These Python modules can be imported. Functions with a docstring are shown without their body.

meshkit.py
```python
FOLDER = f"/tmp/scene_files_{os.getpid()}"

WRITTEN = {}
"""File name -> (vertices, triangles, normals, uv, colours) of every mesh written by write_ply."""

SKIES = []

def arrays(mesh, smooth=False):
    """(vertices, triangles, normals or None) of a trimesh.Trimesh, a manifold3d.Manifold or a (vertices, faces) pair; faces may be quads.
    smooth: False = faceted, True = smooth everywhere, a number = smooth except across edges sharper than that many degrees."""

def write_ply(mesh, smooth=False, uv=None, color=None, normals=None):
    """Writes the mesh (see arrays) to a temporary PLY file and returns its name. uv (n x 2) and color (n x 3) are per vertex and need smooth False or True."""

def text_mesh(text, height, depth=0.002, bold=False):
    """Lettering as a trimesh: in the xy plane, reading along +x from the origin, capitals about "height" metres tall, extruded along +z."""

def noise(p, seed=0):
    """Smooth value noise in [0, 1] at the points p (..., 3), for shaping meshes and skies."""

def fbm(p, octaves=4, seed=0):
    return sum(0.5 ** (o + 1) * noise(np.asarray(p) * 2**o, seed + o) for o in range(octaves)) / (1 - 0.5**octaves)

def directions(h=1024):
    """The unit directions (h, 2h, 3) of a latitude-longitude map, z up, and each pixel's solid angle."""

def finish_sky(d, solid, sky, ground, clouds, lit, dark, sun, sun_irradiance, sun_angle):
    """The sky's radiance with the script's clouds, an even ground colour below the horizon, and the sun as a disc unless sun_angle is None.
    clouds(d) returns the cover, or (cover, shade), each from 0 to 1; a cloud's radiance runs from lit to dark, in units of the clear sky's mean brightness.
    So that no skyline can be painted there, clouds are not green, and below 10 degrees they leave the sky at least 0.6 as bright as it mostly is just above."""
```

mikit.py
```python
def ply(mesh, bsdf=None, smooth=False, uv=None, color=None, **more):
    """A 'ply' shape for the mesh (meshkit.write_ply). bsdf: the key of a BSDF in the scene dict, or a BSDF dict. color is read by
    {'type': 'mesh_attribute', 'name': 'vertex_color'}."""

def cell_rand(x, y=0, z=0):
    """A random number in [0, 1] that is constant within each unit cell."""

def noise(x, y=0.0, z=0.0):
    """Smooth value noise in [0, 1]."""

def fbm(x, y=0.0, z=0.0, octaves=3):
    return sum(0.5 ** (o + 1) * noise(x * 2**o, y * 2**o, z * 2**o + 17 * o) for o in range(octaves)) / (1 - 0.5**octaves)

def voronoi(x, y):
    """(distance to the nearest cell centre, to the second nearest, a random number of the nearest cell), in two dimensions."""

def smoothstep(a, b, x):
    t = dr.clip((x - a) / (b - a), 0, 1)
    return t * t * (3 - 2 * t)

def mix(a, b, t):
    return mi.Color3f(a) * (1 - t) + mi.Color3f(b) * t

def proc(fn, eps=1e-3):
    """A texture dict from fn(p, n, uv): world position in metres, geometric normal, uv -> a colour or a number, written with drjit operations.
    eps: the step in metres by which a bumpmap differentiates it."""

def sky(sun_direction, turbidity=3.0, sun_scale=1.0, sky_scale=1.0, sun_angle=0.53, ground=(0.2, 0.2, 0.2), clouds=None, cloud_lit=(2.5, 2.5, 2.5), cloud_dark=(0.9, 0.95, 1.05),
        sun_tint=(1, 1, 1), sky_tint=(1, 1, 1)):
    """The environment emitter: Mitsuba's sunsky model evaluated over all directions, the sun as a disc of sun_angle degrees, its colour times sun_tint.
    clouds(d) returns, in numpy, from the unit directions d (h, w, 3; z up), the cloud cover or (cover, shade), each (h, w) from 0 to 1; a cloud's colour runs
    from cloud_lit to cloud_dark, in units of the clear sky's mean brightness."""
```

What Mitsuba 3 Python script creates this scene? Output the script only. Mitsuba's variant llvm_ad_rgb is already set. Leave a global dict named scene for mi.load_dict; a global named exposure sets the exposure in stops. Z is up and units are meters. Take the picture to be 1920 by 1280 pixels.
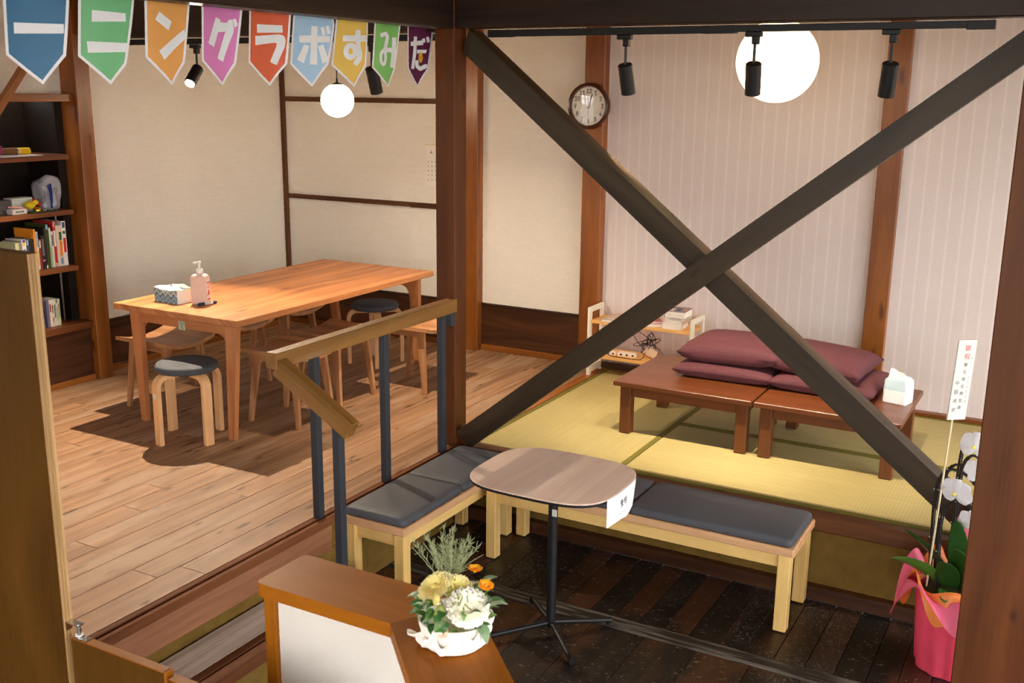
import math, random
import numpy as np, trimesh, drjit as dr, mitsuba as mi, mikit, meshkit
from mikit import noise, fbm, voronoi, cell_rand, smoothstep, mix, proc
from shapely.geometry import Polygon, LineString, Point
from shapely.ops import unary_union
T = mi.ScalarTransform4f
scene, labels = {}, {}

# ------------------------------------------------------------------ camera, sky, exposure
scene['camera'] = {'type': 'thinlens', 'fov': 52.20, 'fov_axis': 'x', 'aperture_radius': 0.0028, 'focus_distance': 5.2, 'near_clip': 0.05,
    'to_world': T().look_at(origin=[0, 0, 2.4], target=[-0.47187, 0.85030, 2.4 - 0.23431], up=[-0.12348, 0.20001, 0.97203])}
scene['sky'] = mikit.sky([0.3, 0.5, 0.8], turbidity=4.0, sun_scale=0.0, sky_scale=29.0, sun_angle=None, ground=(0.35, 0.34, 0.32),
    clouds=lambda d: np.full(d.shape[:2], 0.9), cloud_lit=(1.15, 1.1, 1.02), cloud_dark=(1.1, 1.08, 1.03))
exposure = 0.72
K = 1.5                       # all lamps together
WARM = np.array([1.0, 0.83, 0.62])

def spot(key, pos, aim, power, cutoff=42, beam=24, col=WARM):
    scene[key] = {'type': 'spot', 'to_world': T().look_at(origin=list(pos), target=list(aim), up=[0.31, 0.2, 0.9]),
                  'intensity': {'type': 'rgb', 'value': [float(c) * power * K for c in col]}, 'cutoff_angle': float(cutoff), 'beam_width': float(beam)}

# ------------------------------------------------------------------ helpers
FLAGS = [[2.4064,2.3992,[[-115,263],[-123,93],[0,0],[84,97],[116,281]],[[[[-85,197],[87,201],[84,170],[-87,162]]]]],[2.6806,2.4018,[[-104,282],[-122,95],[0,0],[70,72],[130,299]],[[[[86,147],[78,116],[-84,108],[-85,147]]],[[[85,251],[82,222],[-60,214],[-56,253]]]]],[2.9731,2.4026,[[-112,302],[-125,98],[0,0],[71,84],[122,320]],[[[[88,179],[-36,93],[-60,125],[81,210]]],[[[17,235],[-3,201],[-69,237],[-47,267]]]]],[3.2535,2.403,[[-105,314],[-122,94],[0,0],[75,86],[126,315]],[[[[7,256],[2,247],[45,248],[49,258],[69,263],[76,231],[70,207],[7,94],[-26,107],[32,213],[-14,208],[-44,150],[-79,163],[-23,266]]],[[[88,267],[96,240],[80,231],[72,261]]]]],[3.5381,2.4037,[[-111,309],[-133,95],[0,0],[88,93],[125,309]],[[[[57,216],[81,211],[88,193],[83,168],[39,88],[4,100],[42,166],[45,177],[36,181],[-82,166],[-82,203]]],[[[76,254],[76,224],[-68,217],[-66,252]]]]],[3.8045,2.4018,[[-98,313],[-130,96],[0,0],[91,101],[144,277],[140,311]],[[[[-48,102],[-87,117],[-41,184],[-11,177]]],[[[61,104],[39,179],[70,187],[95,116]]],[[[-12,98],[-2,193],[-70,190],[-70,221],[1,223],[5,265],[41,264],[38,224],[110,226],[107,199],[36,195],[29,97]]],[[[67,226],[58,259],[77,264],[86,230]]],[[[94,231],[88,268],[107,272],[117,237]]]]],[4.1023,2.4029,[[-110,308],[-149,97],[0,0],[87,102],[121,309]],[[[[13,137],[-4,127],[-24,124],[-43,126],[-59,134],[-69,147],[-72,162],[-68,177],[-56,191],[-40,200],[-20,204],[-1,202],[14,194],[15,209],[-74,207],[-71,234],[16,238],[18,263],[57,265],[55,239],[95,241],[92,212],[54,211],[53,194],[64,159],[59,131],[55,125],[23,97],[-9,109],[20,135],[23,148]],[[-7,170],[-10,175],[-15,178],[-21,178],[-28,177],[-33,174],[-37,169],[-38,163],[-37,158],[-34,153],[-29,150],[-23,149],[-16,151],[-11,154],[-7,159],[-6,164]]]]],[4.386,2.403,[[-112,306],[-138,93],[0,0],[62,88],[119,307]],[[[[-22,114],[-34,105],[-47,101],[-61,104],[-72,113],[-79,126],[-81,142],[-78,158],[-70,172],[-58,181],[-45,185],[-34,209],[-21,240],[-26,245],[-64,237],[-73,256],[-23,266],[-12,267],[-3,263],[13,249],[16,246],[15,242],[-7,190],[11,193],[39,191],[45,243],[82,243],[75,188],[85,187],[77,165],[73,166],[55,96],[19,98],[37,168],[8,171],[-15,165],[-13,160],[-10,144],[-14,128]],[[-38,160],[-40,163],[-50,164],[-53,159],[-56,152],[-57,143],[-57,134],[-54,127],[-51,122],[-47,120],[-43,122],[-39,127],[-36,135],[-35,144],[-36,152]]]]],[4.6626,2.4049,[[-103,304],[-107,92],[0,0],[86,93],[130,304]],[[[[-39,92],[-72,94],[-47,171],[-42,208],[-72,205],[-75,227],[-40,230],[-37,255],[-3,255],[-5,234],[44,238],[41,246],[66,250],[71,231],[51,226],[53,216],[-8,211],[-13,170],[-24,136],[8,139],[12,113],[26,107],[71,122],[89,104],[33,86],[22,85],[12,87],[-22,102],[-24,106],[-27,128]]],[[[-6,171],[-5,190],[78,193],[72,175]]],[[[81,228],[76,256],[95,260],[101,232]]]]]]
GLYPHS = {"受":[[[[6,2],[4,7],[17,9],[26,13],[17,22],[15,27],[12,27],[13,32],[49,32],[51,30],[49,24],[39,13],[47,9],[60,7],[58,2],[47,4],[34,10],[13,3]],[[21,26],[24,21],[32,16],[38,19],[43,26]]],[[[5,43],[14,43],[11,53],[6,53],[5,57],[53,62],[55,60],[53,57],[32,54],[35,48],[35,43],[44,43],[49,54],[54,53],[49,43],[60,43],[60,30],[55,30],[54,39],[9,39],[9,30],[5,30]],[[16,52],[19,43],[31,43],[28,54],[17,54]]]],"付":[[[[22,43],[22,48],[48,48],[48,61],[53,61],[53,48],[61,48],[61,43],[53,43],[53,5],[51,3],[35,2],[34,5],[34,7],[48,7],[48,43]]],[[[26,33],[31,36],[40,21],[39,19],[34,19]]],[[[3,34],[3,37],[15,52],[18,61],[22,61],[22,55],[17,47],[17,2],[12,2],[12,37],[6,31]]]],"御":[[[[1,30],[13,48],[19,48],[23,62],[26,62],[28,61],[27,55],[42,55],[42,51],[34,51],[34,40],[42,40],[42,36],[34,36],[34,28],[42,28],[42,24],[34,24],[34,14],[44,14],[44,57],[60,57],[60,14],[58,12],[51,13],[51,16],[56,17],[56,53],[48,52],[48,2],[44,2],[44,9],[17,6],[17,10],[20,10],[20,31],[24,31],[24,11],[29,12],[29,36],[18,36],[18,40],[29,40],[29,51],[25,51],[22,44],[16,44],[14,40],[14,2],[9,2],[9,30],[5,27]]],[[[2,48],[12,62],[17,61],[15,56],[6,46]]]],"祝":[[[[24,2],[21,7],[30,13],[34,27],[34,32],[27,32],[27,57],[58,57],[58,32],[50,32],[50,7],[57,7],[59,16],[62,14],[61,5],[59,3],[47,3],[45,5],[44,32],[39,32],[37,17],[33,9]],[[32,36],[53,36],[53,53],[32,53]]],[[[2,25],[12,34],[18,43],[18,46],[3,46],[3,50],[15,50],[15,53],[10,58],[10,60],[14,61],[19,55],[17,50],[23,51],[25,49],[19,35],[27,27],[23,22],[19,29],[17,29],[17,3],[13,3],[13,27],[5,21]]]],"東":[[[[7,3],[3,8],[15,13],[24,21],[10,22],[10,46],[29,46],[29,51],[4,51],[5,56],[29,56],[29,62],[34,62],[34,56],[60,56],[60,51],[34,50],[34,46],[55,46],[55,22],[40,21],[49,13],[61,8],[59,3],[46,9],[36,19],[34,19],[34,2],[29,2],[29,18],[19,10]],[[34,26],[50,26],[50,32],[34,32]],[[34,36],[50,36],[50,42],[34,42]],[[15,26],[29,26],[29,32],[15,32]],[[15,36],[29,36],[29,42],[15,42]]]],"京":[[[[4,54],[29,54],[27,61],[32,62],[36,54],[60,54],[60,49],[4,49]]],[[[44,19],[49,20],[58,10],[59,6],[55,4]]],[[[12,44],[53,44],[53,25],[35,25],[35,5],[31,2],[20,2],[19,4],[19,7],[30,7],[30,24],[12,25]],[[18,40],[17,29],[47,29],[47,40]]],[[[4,6],[14,20],[19,19],[10,6],[7,4]]]],"信":[[[[20,47],[20,51],[39,51],[35,59],[35,61],[38,62],[43,56],[42,51],[61,51],[61,47]]],[[[24,23],[56,23],[56,2],[52,2],[52,5],[28,5],[28,2],[24,2]],[[28,10],[52,9],[52,19],[28,19]]],[[[24,33],[56,33],[56,29],[24,29]]],[[[24,38],[24,42],[56,42],[56,38]]],[[[2,35],[11,48],[15,60],[20,61],[19,54],[15,48],[15,2],[11,2],[11,38],[6,32]]]],"用":[[[[2,6],[5,8],[9,19],[10,58],[57,58],[57,6],[55,3],[42,2],[40,6],[52,7],[52,22],[35,22],[35,3],[30,3],[30,22],[14,22],[9,5],[5,2]],[[35,28],[52,27],[52,37],[35,37]],[[35,42],[52,42],[52,53],[35,53]],[[15,37],[14,27],[30,27],[30,37]],[[15,42],[30,42],[30,53],[15,53]]]],"金":[[[[2,40],[22,51],[31,62],[36,61],[36,56],[42,51],[54,44],[62,42],[62,40],[59,37],[50,41],[49,38],[34,38],[34,29],[57,29],[57,25],[35,25],[34,9],[43,8],[40,12],[46,22],[49,23],[51,20],[44,8],[60,8],[60,4],[4,4],[4,8],[29,8],[29,25],[7,25],[7,29],[29,29],[29,38],[15,38],[15,40],[5,37]],[[32,54],[20,43],[44,43]]],[[[18,10],[13,22],[17,23],[23,11]]]],"庫":[[[[2,4],[7,20],[7,56],[32,56],[30,61],[33,62],[36,61],[38,56],[61,56],[61,52],[12,52],[11,15],[7,3],[5,2]]],[[[13,10],[13,14],[34,14],[34,19],[18,19],[18,38],[34,38],[34,42],[16,42],[16,46],[34,46],[34,50],[39,50],[39,46],[59,46],[59,42],[39,42],[39,38],[56,38],[56,19],[39,19],[39,14],[61,14],[61,10],[39,10],[39,3],[34,3],[34,10]],[[39,22],[51,22],[51,27],[39,27]],[[39,30],[51,30],[51,35],[39,35]],[[22,22],[34,22],[34,27],[22,27]],[[22,35],[23,30],[34,30],[34,35]]]],"中":[[[[6,19],[6,50],[29,50],[29,62],[34,62],[34,50],[58,50],[58,20],[53,20],[53,23],[34,23],[34,2],[29,2],[29,23],[11,23],[11,19]],[[34,28],[53,28],[53,45],[34,45]],[[11,28],[29,28],[29,45],[11,45]]]],"田":[[[[6,58],[58,58],[58,3],[53,3],[52,7],[11,7],[11,3],[6,3]],[[34,12],[53,12],[53,30],[34,30]],[[34,36],[53,35],[53,53],[34,53]],[[11,12],[29,12],[29,30],[11,30]],[[11,36],[29,35],[29,53],[11,53]]]],"清":[[[[18,37],[18,41],[37,41],[37,45],[22,45],[22,49],[37,49],[37,53],[20,53],[21,57],[37,57],[37,62],[42,62],[42,57],[58,57],[58,53],[42,53],[42,49],[57,49],[57,46],[42,45],[42,41],[61,41],[61,37]]],[[[23,33],[55,33],[55,4],[52,2],[43,3],[43,6],[51,7],[51,12],[28,12],[28,2],[23,2]],[[28,26],[51,25],[51,29],[28,29]],[[28,16],[51,16],[51,21],[28,21]]],[[[4,6],[14,27],[15,27],[18,23],[9,3]]],[[[5,57],[9,61],[17,56],[18,53],[15,50]]],[[[3,39],[3,42],[7,43],[16,36],[12,33]]]],"史":[[[[3,5],[4,7],[20,12],[13,21],[11,25],[12,27],[15,28],[23,17],[27,19],[29,24],[29,30],[8,30],[8,52],[30,52],[30,62],[34,62],[35,52],[57,51],[57,30],[34,30],[33,20],[29,13],[39,9],[61,7],[60,2],[39,4],[25,9],[8,2],[5,2]],[[35,36],[52,35],[52,47],[35,47]],[[13,36],[30,35],[30,47],[13,47]]]],"ラ":[[[[9,35],[9,40],[56,39],[53,28],[46,17],[39,11],[26,5],[22,5],[20,10],[27,11],[38,17],[46,26],[49,35]]],[[[15,55],[52,55],[52,50],[15,50]]]],"ー":[[[[6,29],[6,35],[57,35],[57,29]]]],"ニ":[[[[6,11],[6,17],[57,17],[57,11]]],[[[11,49],[51,50],[52,44],[11,44]]]],"ン":[[[[9,11],[35,21],[46,30],[55,44],[59,41],[55,32],[43,20],[34,14],[15,7],[12,7]]],[[[11,51],[14,55],[17,54],[31,41],[26,38]]]],"グ":[[[[57,52],[53,61],[56,62],[61,53]]],[[[4,31],[18,43],[26,58],[31,57],[29,49],[50,49],[46,56],[47,59],[50,59],[54,52],[52,49],[53,45],[49,34],[42,22],[34,13],[17,3],[14,3],[11,8],[23,12],[36,23],[43,34],[45,44],[24,44],[9,28]]]],"ボ":[[[[57,50],[53,60],[56,60],[61,52]]],[[[43,30],[46,33],[49,32],[57,20],[58,15],[52,15],[49,23]]],[[[6,41],[6,46],[29,46],[29,57],[35,57],[34,46],[57,46],[57,41],[34,41],[34,6],[31,4],[21,4],[19,6],[19,10],[28,9],[29,10],[29,41]]],[[[49,49],[45,58],[49,58],[53,49]]],[[[4,16],[15,32],[20,32],[18,25],[9,13]]]],"す":[[[[6,45],[6,50],[33,50],[35,51],[34,59],[40,59],[40,51],[59,50],[59,46],[40,46],[42,22],[40,16],[33,8],[25,4],[22,4],[19,8],[32,14],[34,19],[24,19],[20,24],[19,31],[25,39],[35,40],[35,46]],[[24,31],[27,23],[34,23],[36,26],[36,33],[32,36],[27,35]]]],"み":[[[[5,14],[5,24],[7,28],[17,35],[26,36],[32,49],[14,50],[14,55],[37,56],[40,54],[32,39],[33,35],[49,31],[49,41],[54,41],[53,28],[60,24],[60,20],[57,18],[51,22],[46,11],[37,4],[32,5],[31,8],[37,10],[44,17],[47,24],[47,26],[38,30],[29,31],[22,15],[16,10],[10,10]],[[10,24],[11,15],[17,17],[23,31],[15,29]]]],"だ":[[[[52,56],[56,58],[61,49],[57,48]]],[[[28,12],[29,22],[34,22],[34,12],[39,10],[56,11],[56,6],[38,5],[32,7]]],[[[32,37],[55,38],[55,33],[32,33]]],[[[45,53],[46,55],[49,55],[53,46],[50,45]]],[[[4,46],[19,47],[20,58],[26,58],[25,48],[37,50],[37,45],[23,43],[17,17],[11,4],[7,5],[6,8],[13,22],[18,42],[5,42]]]],"月":[[[[2,5],[8,12],[12,22],[13,59],[52,59],[52,5],[48,2],[35,2],[34,5],[34,7],[47,7],[46,22],[16,22],[11,7],[6,2]],[[18,44],[47,43],[47,54],[18,54]],[[18,38],[18,27],[47,27],[47,38]]]]}

rng = np.random.default_rng(7)
def lin(r, g, b):
    a = np.array([r, g, b]) / 255.0
    return [float(x) for x in np.where(a <= 0.04045, a / 12.92, ((a + 0.055) / 1.055) ** 2.4)]
def rgb(r, g, b): return {'type': 'rgb', 'value': lin(r, g, b)}

class M:
    """vertices, triangles, uv (u along the grain, v across it)"""
    def __init__(s, v, f, uv=None):
        s.v, s.f = np.asarray(v, float), np.asarray(f, int)
        s.uv = np.zeros((len(s.v), 2)) if uv is None else np.asarray(uv, float)
    def mv(s, dx=0, dy=0, dz=0): return M(s.v + [dx, dy, dz], s.f, s.uv)
    def rot(s, deg, axis=(0, 0, 1), at=(0, 0, 0)):
        R = trimesh.transformations.rotation_matrix(math.radians(deg), axis)[:3, :3]
        return M((s.v - at) @ R.T + at, s.f, s.uv)
    def sc(s, x, y, z): 
        f = s.f[:, ::-1] if x * y * z < 0 else s.f
        return M(s.v * [x, y, z], f, s.uv)
    def frame(s, o, X, Y, Z): return M(np.asarray(o) + s.v @ np.array([X, Y, Z], float), s.f, s.uv)

def join(*ms):
    ms = [m for q in ms for m in (q if isinstance(q, (list, tuple)) else [q])]
    at = np.cumsum([0] + [len(m.v) for m in ms])
    return M(np.vstack([m.v for m in ms]), np.vstack([m.f + a for m, a in zip(ms, at)]), np.vstack([m.uv for m in ms]))
def of(tm): return M(tm.vertices, tm.faces)

def _cb(lx, ly, lz, c):
    v = []
    for sx in (-1, 1):
        for sy in (-1, 1):
            for sz in (-1, 1):
                X, Y, Z = sx * lx / 2, sy * ly / 2, sz * lz / 2
                v += [(X - sx * c, Y - sy * c, Z), (X - sx * c, Y, Z - sz * c), (X, Y - sy * c, Z - sz * c)]
    return np.array(v)
_h = trimesh.Trimesh(_cb(1, 1, 1, .1), process=False).convex_hull
_tree = {tuple(np.round(p, 4)): i for i, p in enumerate(_cb(1, 1, 1, .1))}
_CF = np.array([[_tree[tuple(np.round(_h.vertices[k], 4))] for k in f] for f in _h.faces])
def block(lx, ly, lz, c=.003, grain=None):
    """a chamfered box centred at the origin"""
    c = min(c, .45 * min(lx, ly, lz))
    v = _cb(lx, ly, lz, c)
    g = int(np.argmax([lx, ly, lz])) if grain is None else 'xyz'.index(grain)
    o = [k for k in range(3) if k != g]
    uv = np.stack([v[:, g], v[:, o[0]] + 1.31 * v[:, o[1]]], 1)
    return M(v, _CF, uv)
def bx(x0, x1, y0, y1, z0, z1, c=.003, grain=None):
    return block(x1 - x0, y1 - y0, z1 - z0, c, grain).mv((x0 + x1) / 2, (y0 + y1) / 2, (z0 + z1) / 2)
def unit(a): a = np.asarray(a, float); return a / np.linalg.norm(a)
def bar(p, q, w, h, side=(0, 0, 1), c=.003, taper=1.0):
    """a beam from p to q; w across (horizontal-ish), h along the 'side' direction; taper scales the q end"""
    p, q = np.asarray(p, float), np.asarray(q, float)
    X = unit(q - p); Z = unit(np.asarray(side, float) - np.dot(side, X) * X); Y = np.cross(Z, X)
    m = block(np.linalg.norm(q - p), w, h, c, 'x')
    if taper != 1.0:
        L = np.linalg.norm(q - p); k = 1 + (taper - 1) * (m.v[:, :1] / L + .5)
        m.v = m.v * np.hstack([np.ones_like(k), k, k])
    return m.frame((p + q) / 2, X, Y, Z)
def hexa(b, t):
    """8-corner solid: bottom ring b (4 points) and top ring t"""
    v = np.array(list(b) + list(t), float)
    f = [[0, 2, 1], [0, 3, 2], [4, 5, 6], [4, 6, 7]] + [x for i in range(4) for x in ([i, (i + 1) % 4, 4 + (i + 1) % 4], [i, 4 + (i + 1) % 4, 4 + i])]
    m = M(v, f); m.uv = np.stack([v[:, 2], v[:, 0] + 1.3 * v[:, 1]], 1)
    tm = trimesh.Trimesh(m.v, m.f, process=False)
    if tm.volume < 0: m.f = m.f[:, ::-1]
    return m
def tube(pts, r, n=8, cap=True):
    p = np.asarray(pts, float); r = np.broadcast_to(r, (len(p),))
    t = np.gradient(p, axis=0); t /= np.linalg.norm(t, axis=1, keepdims=True) + 1e-12
    a = np.zeros_like(p); ref = np.array([0, 0, 1.0]) if abs(t[0][2]) < .9 else np.array([1.0, 0, 0])
    for i in range(len(p)):
        ref = ref - np.dot(ref, t[i]) * t[i]; ref /= np.linalg.norm(ref) + 1e-12; a[i] = ref
    b = np.cross(t, a); ang = np.arange(n) * 2 * np.pi / n
    v = p[:, None] + r[:, None, None] * (np.cos(ang)[None, :, None] * a[:, None] + np.sin(ang)[None, :, None] * b[:, None])
    f = []
    for i in range(len(p) - 1):
        for j in range(n):
            k = (j + 1) % n
            f += [[i * n + j, i * n + k, (i + 1) * n + k], [i * n + j, (i + 1) * n + k, (i + 1) * n + j]]
    v = v.reshape(-1, 3)
    if cap:
        v = np.vstack([v, p[0], p[-1]]); a0, a1, e = len(v) - 2, len(v) - 1, (len(p) - 1) * n
        f += [[a0, (j + 1) % n, j] for j in range(n)] + [[a1, e + j, e + (j + 1) % n] for j in range(n)]
    s = np.concatenate([[0], np.cumsum(np.linalg.norm(np.diff(p, axis=0), axis=1))])
    uv = np.stack([np.repeat(s, n), np.tile(ang * .02, len(p))], 1)
    if cap: uv = np.vstack([uv, [[0, 0], [s[-1], 0]]])
    return M(v, f, uv)
def lathe(prof, n=32):
    """profile [(r, z)] from bottom to top, spun about z"""
    pr = np.array(prof, float); ang = np.arange(n) * 2 * np.pi / n
    v = np.stack([pr[:, None, 0] * np.cos(ang), pr[:, None, 0] * np.sin(ang), np.repeat(pr[:, 1:2], n, 1)], -1).reshape(-1, 3)
    f = []
    for i in range(len(pr) - 1):
        for j in range(n):
            k = (j + 1) % n
            f += [[i * n + j, i * n + k, (i + 1) * n + k], [i * n + j, (i + 1) * n + k, (i + 1) * n + j]]
    return M(v, f, v[:, :2])
def prism(poly, d, grain=0):
    """polygon (shapely or points) in xy extruded along z from 0 to d"""
    if not hasattr(poly, 'geom_type'): poly = Polygon(poly)
    gs = list(getattr(poly, 'geoms', [poly]))
    m = join([of(trimesh.creation.extrude_polygon(g, d, engine='earcut')) for g in gs])
    o = 1 - grain
    m.uv = np.stack([m.v[:, grain], m.v[:, o] + 1.31 * m.v[:, 2]], 1)
    return m
def grid(nu, nv, fn):
    """sheet: fn(u, v) with u, v arrays in [0, 1] -> points"""
    u, v = np.meshgrid(np.linspace(0, 1, nu), np.linspace(0, 1, nv), indexing='ij')
    p = np.asarray(fn(u, v)).reshape(3, -1).T if not isinstance(fn(u, v), np.ndarray) else fn(u, v).reshape(-1, 3)
    i, j = np.meshgrid(np.arange(nu - 1), np.arange(nv - 1), indexing='ij')
    a = i * nv + j
    f = np.vstack([np.stack([a, a + nv, a + nv + 1], -1).reshape(-1, 3), np.stack([a, a + nv + 1, a + 1], -1).reshape(-1, 3)])
    return M(p, f, np.stack([u.ravel(), v.ravel()], 1))
def thick(m, t):
    """closed solid from an open sheet, t along minus the normal"""
    tm = trimesh.Trimesh(m.v, m.f, process=False)
    n = np.array(tm.vertex_normals)
    e = tm.edges_sorted; u, c = np.unique(e, axis=0, return_counts=True); b = set(map(tuple, u[c == 1]))
    N = len(m.v); f = [m.f, m.f[:, ::-1] + N]; side = []
    for x, y in tm.edges:
        if (min(x, y), max(x, y)) in b: side += [[y, x, x + N], [y, x + N, y + N]]
    return M(np.vstack([m.v, m.v - n * t]), np.vstack(f + [np.array(side)]), np.vstack([m.uv, m.uv]))
def blob(rx, ry, rz, sub=2, amp=0, seed=0, freq=6):
    s = trimesh.creation.icosphere(sub, 1.0); v = s.vertices * [rx, ry, rz]
    if amp: v = v * (1 + amp * (meshkit.noise(s.vertices * freq / 2 + 9, seed) - .5)[:, None])
    return M(v, s.faces)
def pillow(lx, ly, lz, n=18, p=2.6, sag=0):
    """soft cushion with pinched corners"""
    def top(u, v):
        x, y = 2 * u - 1, 2 * v - 1
        h = np.clip((1 - np.abs(x) ** p) * (1 - np.abs(y) ** p), 0, 1) ** .5
        k = 1 - .045 * (1 - np.abs(x) ** 2) * np.abs(y) ** 4; k2 = 1 - .045 * (1 - np.abs(y) ** 2) * np.abs(x) ** 4
        return x * lx / 2 * k2, y * ly / 2 * k, h
    a = grid(n, n, lambda u, v: np.stack([top(u, v)[0], top(u, v)[1], lz * .5 * top(u, v)[2] - sag * (top(u, v)[2])], -1))
    b = grid(n, n, lambda u, v: np.stack([top(u, v)[0], top(u, v)[1], -lz * .5 * top(u, v)[2] ** .7], -1))
    b.f = b.f[:, ::-1]
    m = join(a, b); tm = trimesh.Trimesh(m.v, m.f, process=False); tm.merge_vertices(digits_vertex=6)
    return of(tm)

_used = set()
def uniq(k):
    if k not in _used and k not in scene: _used.add(k); return k
    i = 1
    while f'{k}_{i:03d}' in _used or f'{k}_{i:03d}' in scene: i += 1
    k = f'{k}_{i:03d}'; _used.add(k); return k
def put(key, m, mat, smooth=False, col=None, grainy=True, off=None):
    uv = None
    if grainy:
        k = rng.integers(1, 60) if off is None else off
        uv = m.uv + [40.0 * k, 3.7 * ((k * 7) % 11)]
    if isinstance(smooth, (int, float)) and not isinstance(smooth, bool):
        tm = trimesh.graph.smooth_shade(trimesh.Trimesh(m.v, m.f, process=False), angle=math.radians(smooth), facet_minarea=None)
        m = M(tm.vertices, tm.faces); uv, smooth = None, True
    c = None
    if col is not None:
        c = np.tile(lin(*col), (len(m.v), 1)) if np.ndim(col) == 1 else np.array(col)
        mat = mat or 'matte'
    scene[key] = mikit.ply((m.v, m.f), mat, smooth, uv=uv, color=c)
    return key
def thing(name, label, cat, group=None):
    k = uniq(name); labels[k] = {'label': label, 'category': cat}
    if group: labels[k]['group'] = group
    return k
def part(root, name, m, mat=None, smooth=False, col=None, label=None, off=None):
    k = uniq(root + '__' + name); put(k, m, mat, smooth, col, off=off, grainy=(smooth is False or smooth is True))
    if label: labels[k] = {'label': label}
    return k
def solo(name, m, mat, label, cat, smooth=False, col=None, group=None):
    k = thing(name, label, cat, group); put(k, m, mat, smooth, col, grainy=(smooth is False or smooth is True)); return k
def struct(name, label, m=None, mat=None, smooth=False, col=None):
    k = uniq(name); labels[k] = {'label': label, 'kind': 'structure'}
    if m is not None: put(k, m, mat, smooth, col)
    return k

# ------------------------------------------------------------------ materials
def two(d): return {'type': 'twosided', 'bsdf': d}
def prin(base, rough=.6, spec=.4, **kw):
    return two({'type': 'principled', 'base_color': base, 'roughness': rough, 'specular': spec, **kw})
VC = {'type': 'mesh_attribute', 'name': 'vertex_color'}
scene['matte'] = prin(VC, .75, .25)
scene['satin'] = prin(VC, .42, .5)
scene['gloss'] = prin(VC, .18, .5)
scene['leafy'] = prin(VC, .4, .4)
scene['chrome'] = prin(rgb(205, 205, 205), .18, .5, metallic=1.0)
scene['steel'] = prin(rgb(150, 148, 142), .35, .5, metallic=1.0)
scene['gold'] = prin(rgb(215, 165, 60), .2, .5, metallic=1.0)
scene['black_metal'] = prin(rgb(26, 26, 28), .45, .4)
scene['navy_metal'] = prin(rgb(47, 52, 60), .5, .4)
scene['pane'] = {'type': 'thindielectric', 'int_ior': 1.5}
scene['film'] = two({'type': 'principled', 'base_color': rgb(150, 150, 156), 'roughness': .3, 'specular': .5})

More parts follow.
